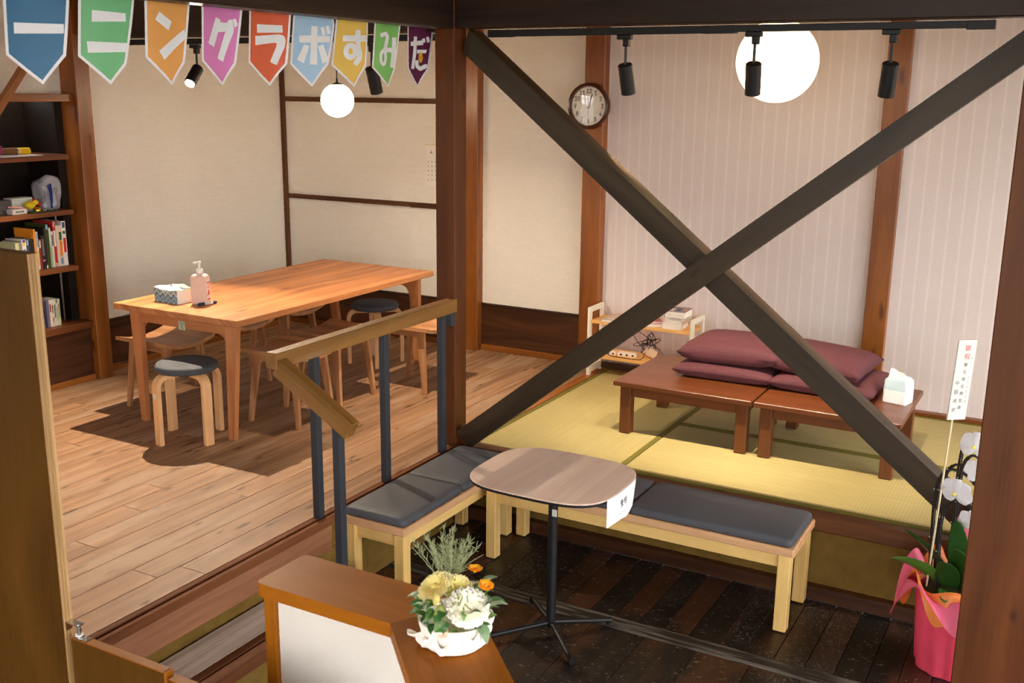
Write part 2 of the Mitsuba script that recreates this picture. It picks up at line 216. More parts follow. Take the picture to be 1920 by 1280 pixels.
def wood(name, dark, light, ring=26, tone=.14, rough=.5, spec=.4, knots=0.0, knotc=(60, 30, 14), fine=.25, contrast=1.0, worn=None, **kw):
    D, Lt, Kn = lin(*dark), lin(*light), lin(*knotc)
    W = lin(*worn) if worn else None
    def fn(p, n, uv):
        u, v = uv.x, uv.y
        cell = dr.floor((u + 20) / 40)
        t = cell_rand(cell, 3, 5)
        warp = noise(u * 1.7, v * 5, 4) * 1.6
        g = fbm(u * 1.1, v * ring + warp * .9, 1.0, 3)
        fi = noise(u * 9, v * 260, 7)
        x = dr.clip((g - .5) * 1.5 * contrast + .5 + (fi - .5) * fine, 0, 1)
        c = mix(D, Lt, x) * (1 + tone * 2 * (t - .5))
        if knots > 0:
            a, b, w = voronoi(u * 2.6 + .15 * noise(u * 14, v * 40, 3), v * 8.5)
            k = dr.select(w > 1 - knots, 1 - smoothstep(.02, .06 + .16 * w * w, a), 0) * .75
            c = c * (1 - k) + mi.Color3f(Kn) * k
        if W:
            s = smoothstep(.56, .75, fbm(u * 2.2, v * 11, 9, 3)) * .6
            c = c * (1 - s) + mi.Color3f(W) * s
        return c
    scene[name] = prin(proc(fn), rough, spec, **kw)
wood('floor_wood', (120, 86, 60), (160, 122, 90), ring=34, tone=.10, rough=.6, spec=.25, knots=.55, knotc=(64, 42, 28), worn=(158, 132, 108), contrast=.8)
wood('trim_wood', (92, 54, 33), (128, 80, 50), ring=16, tone=.06, rough=.7, spec=.08)
wood('step_wood', (186, 172, 156), (230, 218, 204), ring=30, tone=.06, rough=.65, spec=.2, knots=.3, knotc=(70, 60, 50))
wood('post_wood', (102, 53, 15), (152, 88, 33), ring=12, tone=.06, rough=.35, spec=.5, knots=.15, knotc=(50, 24, 10))
wood('frame_wood', (68, 38, 19), (106, 64, 36), ring=14, tone=.08, rough=.5, spec=.3, knots=.1)
wood('pillar_wood', (76, 38, 13), (106, 58, 25), ring=9, tone=.05, rough=.45, spec=.25, knots=.1)
wood('cabinet_dark', (20, 13, 8), (34, 22, 14), ring=14, tone=.06, rough=.6, spec=.2)
wood('beam_wood', (29, 16, 8), (54, 33, 19), ring=16, tone=.06, rough=.45, spec=.45, knots=.12, knotc=(28, 15, 10))
wood('brace_wood', (40, 31, 19), (64, 50, 34), ring=12, tone=.05, rough=.42, spec=.35, knots=.15, knotc=(44, 26, 16))
wood('panel_wood', (50, 26, 12), (86, 48, 24), ring=16, tone=.08, rough=.4, spec=.5)
wood('dark_panel', (34, 20, 11), (56, 34, 19), ring=16, tone=.08, rough=.5, spec=.4)
wood('shelf_wood', (88, 46, 20), (128, 72, 36), ring=18, tone=.06, rough=.45)
wood('table_wood', (160, 98, 54), (196, 130, 80), ring=18, tone=.03, rough=.4, spec=.45, knots=.06, knotc=(110, 60, 30))
wood('stool_wood', (146, 98, 62), (186, 135, 91), ring=24, tone=.05, rough=.45)
wood('birch', (214, 160, 108), (236, 190, 138), ring=24, tone=.03, rough=.4, contrast=.7)
wood('bench_wood', (222, 180, 104), (244, 208, 136), ring=30, tone=.03, rough=.42, contrast=.7)
wood('bench_rim', (205, 155, 110), (226, 180, 136), ring=30, tone=.02, rough=.45, contrast=.6)
wood('low_table', (84, 42, 18), (106, 58, 28), ring=20, tone=.03, rough=.32, spec=.5, contrast=.6)
wood('counter_wood', (136, 76, 12), (166, 98, 24), ring=10, tone=.03, rough=.5, spec=.12)
wood('board_wood', (68, 41, 7), (94, 60, 16), ring=8, tone=.03, rough=.65, spec=.08, contrast=.7)
wood('fascia_wood', (124, 80, 54), (164, 114, 82), ring=16, tone=.06, rough=.5, spec=.3, knots=.15)
wood('ply_edge', (140, 104, 60), (206, 168, 116), ring=70, tone=.02, rough=.6, contrast=1.3)
wood('rail_wood', (112, 75, 29), (146, 103, 50), ring=14, tone=.04, rough=.5, worn=(140, 110, 84))
wood('laminate', (216, 186, 168), (238, 212, 194), ring=20, tone=.02, rough=.4, contrast=.9)
wood('pine', (226, 166, 92), (244, 196, 122), ring=22, tone=.03, rough=.5, contrast=.8)

def dark_floor(p, n, uv):
    u, v = uv.x, uv.y
    t = cell_rand(dr.floor((u + 20) / 40), 3, 5)
    g = fbm(u * 1.2, v * 22, 2, 3)
    c = mix(lin(18, 16, 15), lin(40, 32, 26), dr.clip((g - .3) * 1.6, 0, 1))
    br = smoothstep(.5, .72, fbm(p.x * 3.2 + t * 9, p.y * 1.6, 3, 3))
    c = mix(c, lin(88, 50, 28), br * (.35 + .5 * t))
    sp = smoothstep(.60, .78, noise(p.x * 330, p.y * 95, 3)) * smoothstep(.50, .66, fbm(p.x * 2.6 + 5, p.y * 1.7 + t * 4, 8, 3))
    c = mix(c, lin(92, 89, 86), sp * .55)
    sc = smoothstep(.86, .90, noise(p.x * 60, p.y * 130, 5))
    return mix(c, lin(130, 112, 96), sc * .4)
scene['entry_floor'] = prin(proc(dark_floor), .42, .5)
def sill_fn(p, n, uv):
    g = fbm(p.x * 5, p.y * 60, 2, 3)
    return mix(lin(44, 38, 34), lin(104, 98, 90), smoothstep(.35, .75, g))
scene['sill_wood'] = prin(proc(sill_fn), .5, .4)

def tatami_fn(along):
    def fn(p, n, uv):
        a, b = (p.x, p.y) if along == 'x' else (p.y, p.x)
        w = .5 + .5 * dr.sin(a * (2 * math.pi / .0165))
        s = noise(b * 340, a * 3.0, 2)
        big = fbm(p.x * 2.1, p.y * 2.1, 6, 2)
        c = mix(lin(166, 149, 92), lin(188, 173, 118), s * .5 + big * .5)
        return c * (.9 + .1 * w)
    return fn
scene['tatami_x'] = prin(proc(tatami_fn('x')), .6, .3)
scene['tatami_y'] = prin(proc(tatami_fn('y')), .6, .3)
scene['tatami_edge'] = prin(rgb(112, 104, 46), .7, .2)
def wallpaper(p, n, uv):
    q = p.x / .0775
    s = q - dr.floor(q)
    band = smoothstep(.0, .12, s) * (1 - smoothstep(.16, .30, s))
    wob = noise(p.x * 260, p.z * 60, 2)
    rows = noise(p.x * 90, p.z * 320, 5)
    return mix(lin(222, 208, 203), lin(234, 223, 218), dr.clip(band * .6 * (.6 + .8 * wob) + rows * .25, 0, 1))
scene['wallpaper'] = prin(proc(wallpaper), .85, .15)
def plaster(p, n, uv):
    g = noise((p.x + p.y) * 9, p.z * 170, 3) * .5 + noise((p.x - p.y) * 70, p.z * 90, 5) * .5
    return mix(lin(230, 221, 206), lin(237, 229, 215), g)
scene['plaster'] = prin(proc(plaster), .85, .15)
scene['white_paint'] = prin(rgb(228, 222, 212), .6, .3)
def mud(p, n, uv):
    return mix(lin(108, 82, 36), lin(128, 102, 50), fbm((p.x + p.y) * 24, p.z * 24, 2, 3))
scene['mud_wall'] = prin(proc(mud), .85, .15)
scene['ceiling_board'] = prin(rgb(120, 92, 66), .7, .3)
def fabric(a, b, f=420):
    def fn(p, n, uv):
        return mix(lin(*a), lin(*b), noise(p.x * f, p.y * f, p.z * f))
    return fn
scene['grey_fabric'] = prin(proc(fabric((56, 58, 62), (84, 86, 92))), .8, .25)
scene['bench_vinyl'] = prin(rgb(84, 86, 92), .55, .3)
scene['purple_fabric'] = prin(proc(fabric((78, 42, 48), (100, 56, 60), 300)), .8, .3, sheen=.3)
scene['pennant_white'] = prin(rgb(246, 246, 248), .5, .3)

# ------------------------------------------------------------------ the setting
ZF, ZT, ZC = 0.44, 0.44, 3.25          # raised floor, tatami, ceiling
XL, YB, XR, YF = -5.95, 6.78, 2.30, -2.00

# raised wooden floor, board by board (boards run along y)
FL = struct('floor', 'raised floor of worn light brown boards with knots under the dining table')
put(uniq(FL + '__base'), bx(-6.0, -3.03, YF, YB, .02, .405, .002), 'dark_panel')
r2 = random.Random(3)
nrow = 20; bw = (5.95 - 3.025) / nrow
for i in range(nrow):
    x1 = -3.025 - i * bw; y = YF - r2.random() * 1.2
    while y < YB - .01:
        L = r2.choice([1.35, 1.6, 1.9, 2.2]); a, b = max(y, YF), min(y + L, YB - .002)
        if b - a > .02:
            part(FL, 'board', bx(x1 - bw + .0009, x1 - .0009, a + .0007, b - .0007, .405, ZF + r2.uniform(-.0006, .0004), .0016, 'y'), 'floor_wood')
        y += L
# edge of the raised floor: trim with a groove, fascia board, mud-coloured riser
TR = struct('trim', 'reddish brown grooved edge beam along the raised wooden floor')
part(TR, 'edge_strip', bx(-3.023, -2.995, 1.86, 4.735, .40, ZF, .002), 'trim_wood')
part(TR, 'groove', bx(-2.995, -2.979, 1.86, 4.735, .40, ZF - .012, .001), 'dark_panel')
part(TR, 'edge_strip', bx(-2.979, -2.955, 1.86, 3.60, .40, ZF, .002), 'trim_wood')
part(TR, 'edge_strip', bx(-2.979, -2.965, 3.60, 4.735, .40, ZF, .002), 'trim_wood')
part(TR, 'fascia_board', bx(-3.02, -2.958, 1.86, 3.60, .275, .40, .002), 'fascia_wood')
part(TR, 'riser', bx(-3.02, -2.972, 1.86, 4.735, .0, .275, .001), 'mud_wall')
part(TR, 'riser', bx(-3.02, -2.975, 3.60, 4.735, .275, .40, .001), 'mud_wall')

# entrance step
ST = thing('entrance_step', 'low grey-brown wooden step in front of the raised floor, left of the counter', 'step')
for k, (a, b) in enumerate([(1.86, 2.52), (2.52, 3.585)]):
    part(ST, 'tread_board', bx(-2.957, -2.868, a, b - .001, .19, .22, .002, 'y'), 'step_wood')
    part(ST, 'tread_board', bx(-2.867, -2.776, a, b - .001, .19, .22, .002, 'y'), 'step_wood')
part(ST, 'edge_strip', bx(-2.775, -2.735, 1.86, 3.585, .17, .22, .002), 'trim_wood')
part(ST, 'groove', bx(-2.735, -2.722, 1.86, 3.585, .17, .208, .001), 'dark_panel')
part(ST, 'edge_strip', bx(-2.722, -2.672, 1.86, 3.585, .165, .22, .002), 'trim_wood')
part(ST, 'riser', bx(-2.957, -2.69, 1.86, 3.575, .0, .168, .001), 'mud_wall')

# dark entrance floor
EF = struct('floor', 'blackened old plank floor of the entrance under the cafe table')
put(uniq(EF + '__base'), bx(-3.02, XR, YF, 4.86, -.12, -.03, .002), 'dark_panel')
x = -2.97; i = 0
while x < XR:
    w = r2.uniform(.215, .27)
    j = r2.uniform(.6, 2.4)
    for a, b in ((YF, j), (j, 4.048)):
        part(EF, 'plank', bx(x + .0012, min(x + w, XR) - .0012, a + .001, b - .001, -.03, r2.uniform(-.0012, 0), .0022, 'y'), 'entry_floor')
    x += w
x = -2.97
while x < XR:
    w = r2.uniform(.112, .15)
    part(EF, 'plank', bx(x + .0012, min(x + w, XR) - .0012, 4.153, 4.79, -.03, r2.uniform(-.0012, 0), .0022, 'y'), 'entry_floor')
    x += w
part(EF, 'sill', bx(-2.97, XR, 4.05, 4.151, -.03, .004, .006, 'x'), 'sill_wood')

# front of the tatami platform
TP = struct('trim', 'dark worn edge beam along the front of the tatami room')
part(TP, 'edge_beam', bx(-2.985, XR, 4.795, 4.876, .355, ZT - .004, .006), 'frame_wood')
part(TP, 'kick_wall', bx(-2.985, XR, 4.835, 4.87, .06, .356, .001), 'mud_wall')
part(TP, 'kick_base', bx(-2.97, XR, 4.79, 4.84, .0, .07, .003), 'panel_wood')

# tatami
def tatami(x0, x1, y0, y1, along, label):
    t = thing('tatami_mat', label, 'tatami mat')
    e = .031
    if along == 'y':
        part(t, 'rush_cover', bx(x0 + e, x1 - e, y0, y1, .39, ZT, .003), 'tatami_y')
        for a in (x0, x1 - e): part(t, 'border_tape', bx(a + .0008, a + e - .0008, y0, y1, .39, ZT + .0012, .002), 'tatami_edge')
    else:
        part(t, 'rush_cover', bx(x0, x1, y0 + e, y1 - e, .39, ZT, .003), 'tatami_x')
        for a in (y0, y1 - e): part(t, 'border_tape', bx(x0, x1, a + .0008, a + e - .0008, .39, ZT + .0012, .002), 'tatami_edge')
tatami(-2.955, -2.043, 4.878, 6.715, 'y', 'tatami mat laid lengthwise toward the white bookshelf rack, leftmost of the mats')
tatami(-2.041, -.25, 4.878, 5.79, 'x', 'tatami mat laid crosswise in front of the low tables')
tatami(-2.041, -.25, 5.792, 6.715, 'x', 'tatami mat laid crosswise behind and under the low tables, against the wallpaper')
tatami(-.248, .664, 4.878, 6.715, 'y', 'tatami mat right of the low tables behind the right pillar')
tatami(.666, 2.29, 4.878, 6.715, 'y', 'tatami mat at the far right end of the tatami room')
put(uniq(struct('floor', 'floor under the tatami mats') + '__base'), bx(-3.02, XR, 4.876, YB, .2, .389, .002), 'dark_panel')
part('trim_001' if 'trim_001' in labels else TP, 'threshold', bx(-3.02, -2.957, 4.862, YB - .004, .39, ZF + .004, .003), 'post_wood', label='orange-brown strip between boards and tatami')

# walls
WB = struct('wall_back', 'back wall: cream plaster on the left, striped pinkish wallpaper behind the tatami')
part(WB, 'plaster_panel', bx(XL, -4.145, YB, YB + .12, .4, ZC, .001), 'plaster')
part(WB, 'plaster_panel', bx(-4.145, -3.10, YB, YB + .12, .4, ZC, .001), 'plaster')
part(WB, 'wallpaper_panel', bx(-3.10, -1.12, YB, YB + .12, .4, ZC, .001), 'wallpaper')
part(WB, 'wallpaper_panel', bx(-1.12, XR, YB, YB + .12, .4, ZC, .001), 'wallpaper')
part(WB, 'wainscot_board', bx(-5.93, -4.146, YB - .014, YB, ZF, .790, .002), 'panel_wood')
part(WB, 'wainscot_board', bx(-4.024, -3.17, YB - .014, YB, ZF, .790, .002), 'panel_wood')
part(WB, 'wainscot_cap', bx(-5.93, -4.146, YB - .022, YB, .790, .808, .002), 'dark_panel')
part(WB, 'wainscot_cap', bx(-4.024, -3.17, YB - .022, YB, .790, .808, .002), 'dark_panel')
part(WB, 'wall_rail', bx(-5.93, -4.146, YB - .025, YB, 2.288, 2.326, .002), 'frame_wood')
part(WB, 'wall_rail', bx(-5.93, -4.69, YB - .025, YB, 1.502, 1.538, .002), 'frame_wood')
part(WB, 'wall_rail', bx(-4.678, -4.146, YB - .020, YB, 1.498, 1.538, .002), 'frame_wood')
part(WB, 'panel_joint', bx(-4.686, -4.682, YB - .003, YB, .808, 1.50, .0005), 'plaster')
BB = struct('baseboard_back', 'brown baseboard along the back wall')
part(BB, 'skirting', bx(-5.93, -4.146, YB - .026, YB, ZF, ZF + .045, .002), 'post_wood')
part(BB, 'skirting', bx(-4.024, -3.17, YB - .026, YB, ZF, ZF + .045, .002), 'post_wood')
part(BB, 'skirting', bx(-3.02, -1.196, YB - .06, YB, ZT - .04, ZT + .022, .003), 'post_wood')
part(BB, 'skirting', bx(-1.056, XR, YB - .06, YB, ZT - .04, ZT + .022, .003), 'post_wood')

WL = struct('wall_left', 'left wall of cream plaster with dark wood lower panel behind the dining table')
part(WL, 'plaster_panel', bx(XL - .12, XL, 4.70, YB + .12, .4, ZC, .001), 'plaster')
part(WL, 'wainscot_board', bx(XL, XL + .014, 4.79, YB, ZF, .790, .002), 'panel_wood')
part(WL, 'wainscot_cap', bx(XL, XL + .022, 4.79, YB - .02, .790, .808, .002), 'dark_panel')
part(WL, 'corner_strip', bx(XL, XL + .035, YB - .03, YB, .808, ZC, .002), 'frame_wood')
part(WL, 'upper_panel', bx(XL - .12, XL, 2.0, 4.66, 2.335, ZC, .001), 'plaster')
part(WL, 'plaster_panel', bx(XL - .12, XL, 1.45, 2.95, .4, 2.335, .001), 'plaster')
part(WL, 'plaster_panel', bx(XL - .12, XL, 1.45, 2.0, 2.335, ZC, .001), 'plaster')
part(WL, 'plaster_panel', bx(XL - .12, XL, YF, 1.45, .4, 1.15, .001), 'plaster')
part(WL, 'plaster_panel', bx(XL - .12, XL, YF, 1.45, 2.75, ZC, .001), 'plaster')
part(WL, 'plaster_panel', bx(XL - .12, XL, YF, -.35, 1.15, 2.75, .001), 'plaster')
BL = struct('baseboard_left', 'brown baseboard along the left wall')
part(BL, 'skirting', bx(XL, XL + .026, 4.79, YB - .026, ZF, ZF + .045, .002), 'post_wood')
part(BL, 'skirting', bx(-5.88, -5.845, 2.95, 4.66, ZF, ZF + .035, .002), 'post_wood')
W1 = struct('window_1', 'window in the left wall toward the street')
for a in (-.35, .08, .52, .96, 1.40): part(W1, 'window_frame', bx(XL - .08, XL - .03, a - .03, a + .03, 1.15, 2.75, .003), 'white_paint')
for z in (1.15, 2.70): part(W1, 'window_frame', bx(XL - .081, XL - .029, -.38, 1.45, z, z + .05, .003), 'white_paint')

WR = struct('wall_right', 'right wall of the building')
part(WR, 'plaster_panel', bx(XR, XR + .12, YF, YB, -.12, .35, .001), 'plaster')
part(WR, 'plaster_panel', bx(XR, XR + .12, YF, YB, 2.95, ZC, .001), 'plaster')
part(WR, 'plaster_panel', bx(XR, XR + .12, 6.45, YB, .35, 2.95, .001), 'plaster')
part(WR, 'plaster_panel', bx(XR, XR + .12, YF, -1.2, .35, 2.95, .001), 'plaster')
W2 = struct('window_2', 'wide window in the right wall')
for a in (-1.18, .7, 2.6, 4.5, 6.42): part(W2, 'window_frame', bx(XR + .03, XR + .08, a - .03, a + .03, .35, 2.95, .003), 'frame_wood')
for z in (.35, 2.90): part(W2, 'window_frame', bx(XR + .029, XR + .081, -1.2, 6.45, z, z + .05, .003), 'frame_wood')
WF = struct('wall_front', 'front wall of the building toward the street')
part(WF, 'plaster_panel', bx(XL - .12, XR + .12, YF - .12, YF, 3.12, ZC, .001), 'plaster')
part(WF, 'plaster_panel', bx(XL - .12, -2.6, YF - .12, YF, -.12, 3.12, .001), 'plaster')
part(WF, 'plaster_panel', bx(1.9, XR + .12, YF - .12, YF, -.12, 3.12, .001), 'plaster')
W3 = struct('window_3', 'glazed shop front')
for a in (-2.57, -1.45, -.35, .75, 1.87): part(W3, 'window_frame', bx(a - .03, a + .03, YF - .08, YF - .03, -.03, 3.12, .003), 'frame_wood')
CE = struct('ceiling', 'boarded ceiling')
put(uniq(CE + '__panel'), bx(XL - .4, XR + .12, YF - .12, YB + .12, ZC, ZC + .05, .002), 'ceiling_board')

# posts, beams, braces
def post(label, m, mat='post_wood', cat='post'): return solo('wooden_post', m, mat, label, cat)
post('square red-brown central post where the handrail ends, between boards and tatami', bx(-3.11, -2.99, 4.74, 4.86, -.03, ZC, .004), 'pillar_wood')
post('orange-brown wall post just right of the central post, between two white panels', bx(-4.146, -4.026, 6.70, 6.80, .42, ZC, .004))
post('orange-brown wall post that carries the round clock', bx(-3.17, -3.022, 6.70, 6.80, .39, ZC, .004))
post('orange-brown wall post in the striped wallpaper, behind the purple cushions', bx(-1.194, -1.058, 6.73, 6.80, .39, ZC, .004))
post('orange-brown wall post between the recessed bookshelf and the white left wall', bx(-6.0, -5.805, 4.662, 4.775, .42, ZC, .004))
post('large dark brown pillar in the right foreground in front of the orchid', bx(-.255, .02, 3.86, 4.05, -.03, ZC, .004), 'pillar_wood')
post('dark brown post at the right end of the crossed braces', bx(-.27, -.15, 4.75, 4.86, -.03, ZC, .004), 'beam_wood')
BA = solo('ceiling_beam', bx(-2.988, 2.28, 4.745, 4.855, 2.702, 2.98, .006, 'x'), 'beam_wood', 'dark ceiling beam over the front of the tatami with the black light track below', 'beam')
solo('ceiling_beam', bx(-5.945, -3.112, 4.745, 4.855, 2.688, 2.98, .006, 'x'), 'beam_wood', 'dark ceiling beam over the dining table, behind the pennants', 'beam')
solo('ceiling_beam', bx(-3.11, -2.99, YF, 4.738, 2.70, 2.98, .006, 'y'), 'beam_wood', 'dark ceiling beam in front of the tops of the colourful pennants', 'beam')

def brace(label, lo, up, y0, y1):
    """lo, up: two points each on the lower and the upper edge, (x, z)"""
    b = [np.array(q) for q in (lo[0], lo[1], up[1], up[0])]
    v = [(q[0], y, q[1]) for y in (y0, y1) for q in b]
    m = hexa(v[:4], v[4:])
    d = unit(np.subtract(lo[1], lo[0])); s = m.v[:, 0] * d[0] + m.v[:, 2] * d[1]; t = -m.v[:, 0] * d[1] + m.v[:, 2] * d[0]
    m.uv = np.stack([s, t + 1.3 * m.v[:, 1]], 1)
    solo('diagonal_brace', m, 'brace_wood', label, 'brace')
def ln(a, b, x): return (x, a[1] + (b[1] - a[1]) * (x - a[0]) / (b[0] - a[0]))
A0, A1 = (-2.969, 2.574), (-.48, .584); B0, B1 = (-2.94, 2.698), (-.462, .718)
brace('dark wooden brace falling from the central post down to the right', (ln(A0, A1, -2.985), ln(A0, A1, -.31)), (ln(B0, B1, -2.945), ln(B0, B1, -.30)), 4.812, 4.925)
C0, C1 = (-2.802, .522), (-.32, 2.519); D0, D1 = (-2.927, .575), (-.335, 2.649)
brace('dark wooden brace rising up to the right, in front of the other brace', (ln(C0, C1, -2.905), ln(C0, C1, -.272)), (ln(D0, D1, -2.985), ln(D0, D1, -.272)), 4.748, 4.810)

solo('diagonal_brace', bar((-5.80, 3.04, .995), (-5.80, 4.62, 2.894), .045, .045), 'post_wood', 'thin red-brown brace slanting in front of the bookshelf recess at the top left', 'brace')

# recessed bookshelf
SH = thing('bookshelf', 'dark brown shelf recess with four shelves at the far left', 'bookshelf')
part(SH, 'back_panel', bx(-6.30, -6.27, 2.95, 4.66, .42, 2.335, .002), 'cabinet_dark')
part(SH, 'side_panel', bx(-6.27, -5.96, 4.60, 4.658, .42, 2.335, .002), 'cabinet_dark')
part(SH, 'side_panel', bx(-6.27, -5.86, 2.95, 3.0, .42, 2.335, .002), 'cabinet_dark')
for y in (3.6, 4.18): part(SH, 'back_seam', bx(-6.271, -6.262, y - .006, y + .006, .86, 2.3, .001), 'panel_wood')
for z, th in ((1.962, .032), (1.606, .032), (1.237, .033)): part(SH, 'shelf_board', bx(-6.27, -5.852, 3.0, 4.60, z - th, z, .002), 'shelf_wood')
part(SH, 'shelf_board', bx(-6.27, -5.835, 3.0, 4.66, .805, .849, .002), 'shelf_wood', label='thick bottom shelf')
part(SH, 'lower_panel', bx(-5.90, -5.86, 3.0, 4.66, .44, .805, .002), 'panel_wood')
part(SH, 'head_rail', bx(-6.0, -5.845, 2.95, 4.66, 2.295, 2.342, .002), 'post_wood')
for y in (4.05, 4.565): part(SH, 'shelf_standard', bx(-6.0, -5.99, y - .006, y + .006, .849, 1.60, .001), 'steel', label='thin metal strip')

# ------------------------------------------------------------------ lamps
def lamp_globe(key, label, x, y, z, r, rad, cap=False):
    t = thing('pendant_lamp', label, 'lamp')
    s = trimesh.creation.icosphere(4, r); v = s.vertices.copy()
    k = part(t, 'globe', M(v + [x, y, z], s.faces), 'white_paint', True)
    scene[k]['emitter'] = {'type': 'area', 'radiance': {'type': 'rgb', 'value': [float(c) for c in np.array(rad) * K]}}
    part(t, 'cap', lathe([(0, r * .95), (r * .33, r * .944), (r * .31, r * .985), (r * .12, r * 1.04), (.007, r * 1.07), (.006, r * 1.3), (0, r * 1.3)], 24).mv(x, y, z), 'black_metal', 40)
    part(t, 'cord', tube([(x, y, z + r * 1.28), (x, y, ZC)], .004, 6), 'black_metal', True)
lamp_globe('small', 'small round white glowing pendant lamp over the dining table', -4.56, 5.75, 2.315, .112, (11.0, 8.8, 6.0))
lamp_globe('big', 'large round cream glowing pendant lamp in front of the striped wallpaper', -1.615, 5.86, 2.565, .222, (1.5, 1.02, .46))

trk = thing('light_track', 'black lighting track under the beam above the tatami edge', 'light track')
part(trk, 'rail', bx(-2.84, -1.62, 4.858, 4.892, 2.664, 2.698, .002), 'black_metal')
part(trk, 'rail', bx(-1.618, -.46, 4.858, 4.892, 2.668, 2.698, .002), 'black_metal')
part(trk, 'connector', bx(-1.70, -1.54, 4.855, 4.895, 2.662, 2.6985, .002), 'black_metal')
for a, b in ((-2.86, -2.72), (-.56, -.45)): part(trk, 'end_cap', bx(a, b, 4.855, 4.895, 2.662, 2.6985, .002), 'black_metal')
trk2 = solo('light_track', bx(-5.9, -3.2, 4.86, 4.895, 2.650, 2.684, .002), 'black_metal', 'black lighting track under the beam above the dining table', 'light track')

def spotlight(label, x, top, aim, lit, power, group, drop=.10, y=4.875, cutoff=42, beam=24):
    t = thing('spotlight', label, 'spotlight', group)
    z0 = top
    part(t, 'adapter', bx(x - .045, x + .03, y - .016, y + .016, z0 - .022, z0, .003), 'black_metal')
    part(t, 'adapter', bx(x - .012, x + .018, y - .016, y + .016, z0 - .055, z0 - .02, .003), 'black_metal')
    part(t, 'stem', tube([(x, y, z0 - .05), (x, y, z0 - .05 - drop)], .0065, 8), None, True, (74, 74, 76))
    c = np.array([x, y, z0 - .05 - drop]); d = unit(np.array(aim) - c)
    X = unit(np.cross(d, [.1, .9, .2])); Y = np.cross(d, X)
    h, r = .135, .0355
    prof = [(0, -.012), (r - .004, -.012), (r, -.008), (r, h), (r - .003, h + .001), (r - .003, h - .012), (r - .006, h - .014), (0, h - .014)]
    part(t, 'housing', lathe(prof, 28).frame(c, X, Y, d), 'black_metal', 40)
    k = part(t, 'lens', lathe([(0, h - .0118), (r - .006, h - .0118), (r - .006, h - .0135), (0, h - .0135)][::-1], 24).frame(c, X, Y, d), 'white_paint', False)
    if lit: scene[k]['emitter'] = {'type': 'area', 'radiance': {'type': 'rgb', 'value': [24.0 * K, 19.0 * K, 12.5 * K]}}
    if power: spot(f'light_{t}', c + d * (h + .004), aim, power, cutoff, beam)
G1 = 'track spotlights above the tatami edge'
spotlight('leftmost of the three black spotlights on the track above the tatami', -2.09, 2.664, (-2.05, 5.62, .5), True, 3.6, G1, cutoff=31, beam=16)
spotlight('middle of the three black spotlights on the track, in front of the big glowing globe', -1.452, 2.668, (-1.62, 5.6, .5), True, 3.6, G1, cutoff=31, beam=16)
spotlight('rightmost of the three black spotlights on the track above the tatami', -.85, 2.668, (-1.08, 5.5, .5), True, 3.6, G1, cutoff=31, beam=16)
spotlight('black spotlight with glowing lens between the orange and the pink pennant', -4.99, 2.650, (-4.25, 2.5, .44), True, 20, None, y=4.915, cutoff=60, beam=12)
spotlight('black spotlight half hidden between the yellow and the light green pennant', -3.62, 2.650, (-3.72, 5.7, .44), True, 6, None, y=4.878, cutoff=55, beam=10)

# ------------------------------------------------------------------ dining table
cx, cy = -4.555, 5.17
t = thing('dining_table', 'long oak-orange dining table with a tissue pack and sanitizer on it', 'table')
part(t, 'tabletop', bx(cx - .495, cx + .495, cy - .985, cy + .985, 1.103, 1.140, .003, 'y'), 'table_wood')
def leg_frame(y0, sy):
    fx = -4.49 if sy < 0 else cx
    yt, yb = y0 + .0 * sy, y0 + .075 * sy
    for sx in (-1, 1):
        xt, xb = cx + sx * .385, fx + sx * .352
        b = [(xb - .021, yb - .017, ZF), (xb + .021, yb - .017, ZF), (xb + .021, yb + .017, ZF), (xb - .021, yb + .017, ZF)]
        w = .042
        u = [(xt - w, yt - .019, 1.102), (xt + w, yt - .019, 1.102), (xt + w, yt + .019, 1.102), (xt - w, yt + .019, 1.102)]
        part(t, 'leg', hexa(b, u), 'table_wood')
        part(t, 'foot_pad', lathe([(0, 0), (.012, 0), (.012, .004), (0, .004)], 12).mv(xb, yb, ZF - .0005), 'black_metal')
    # arched apron
    w = .40
    P = [(-w, 0), (-w, -.145), (-w + .045, -.145)] + [(-w + .055 + .065 * (1 - math.cos(a)), -.135 + .065 * math.sin(a)) for a in np.linspace(0, math.pi / 2, 7)]
    P += [(-x, z) for x, z in P[::-1]]
    m = prism(P, .034, 0)
    part(t, 'apron', m.frame((cx, yt + .017, 1.102), (1, 0, 0), (0, 0, 1), (0, -1, 0)), 'table_wood')
leg_frame(4.265, -1); leg_frame(6.075, 1)
for sx in (-1, 1): part(t, 'side_rail', bx(cx + sx * .28 - .012, cx + sx * .28 + .012, 4.29, 6.05, 1.045, 1.1025, .002), 'table_wood')
tag = part(t, 'label_plate', bx(-4.578, -4.528, 4.2455, 4.2475, 1.022, 1.072, .0004), None, False, (176, 190, 166), label='small pale green square label')
for k in range(4): put(uniq(tag + '__print'), bx(-4.570 + .002 * k, -4.536, 4.2448, 4.2456, 1.061 - .010 * k, 1.064 - .010 * k, .0001), None, False, (78, 104, 84))

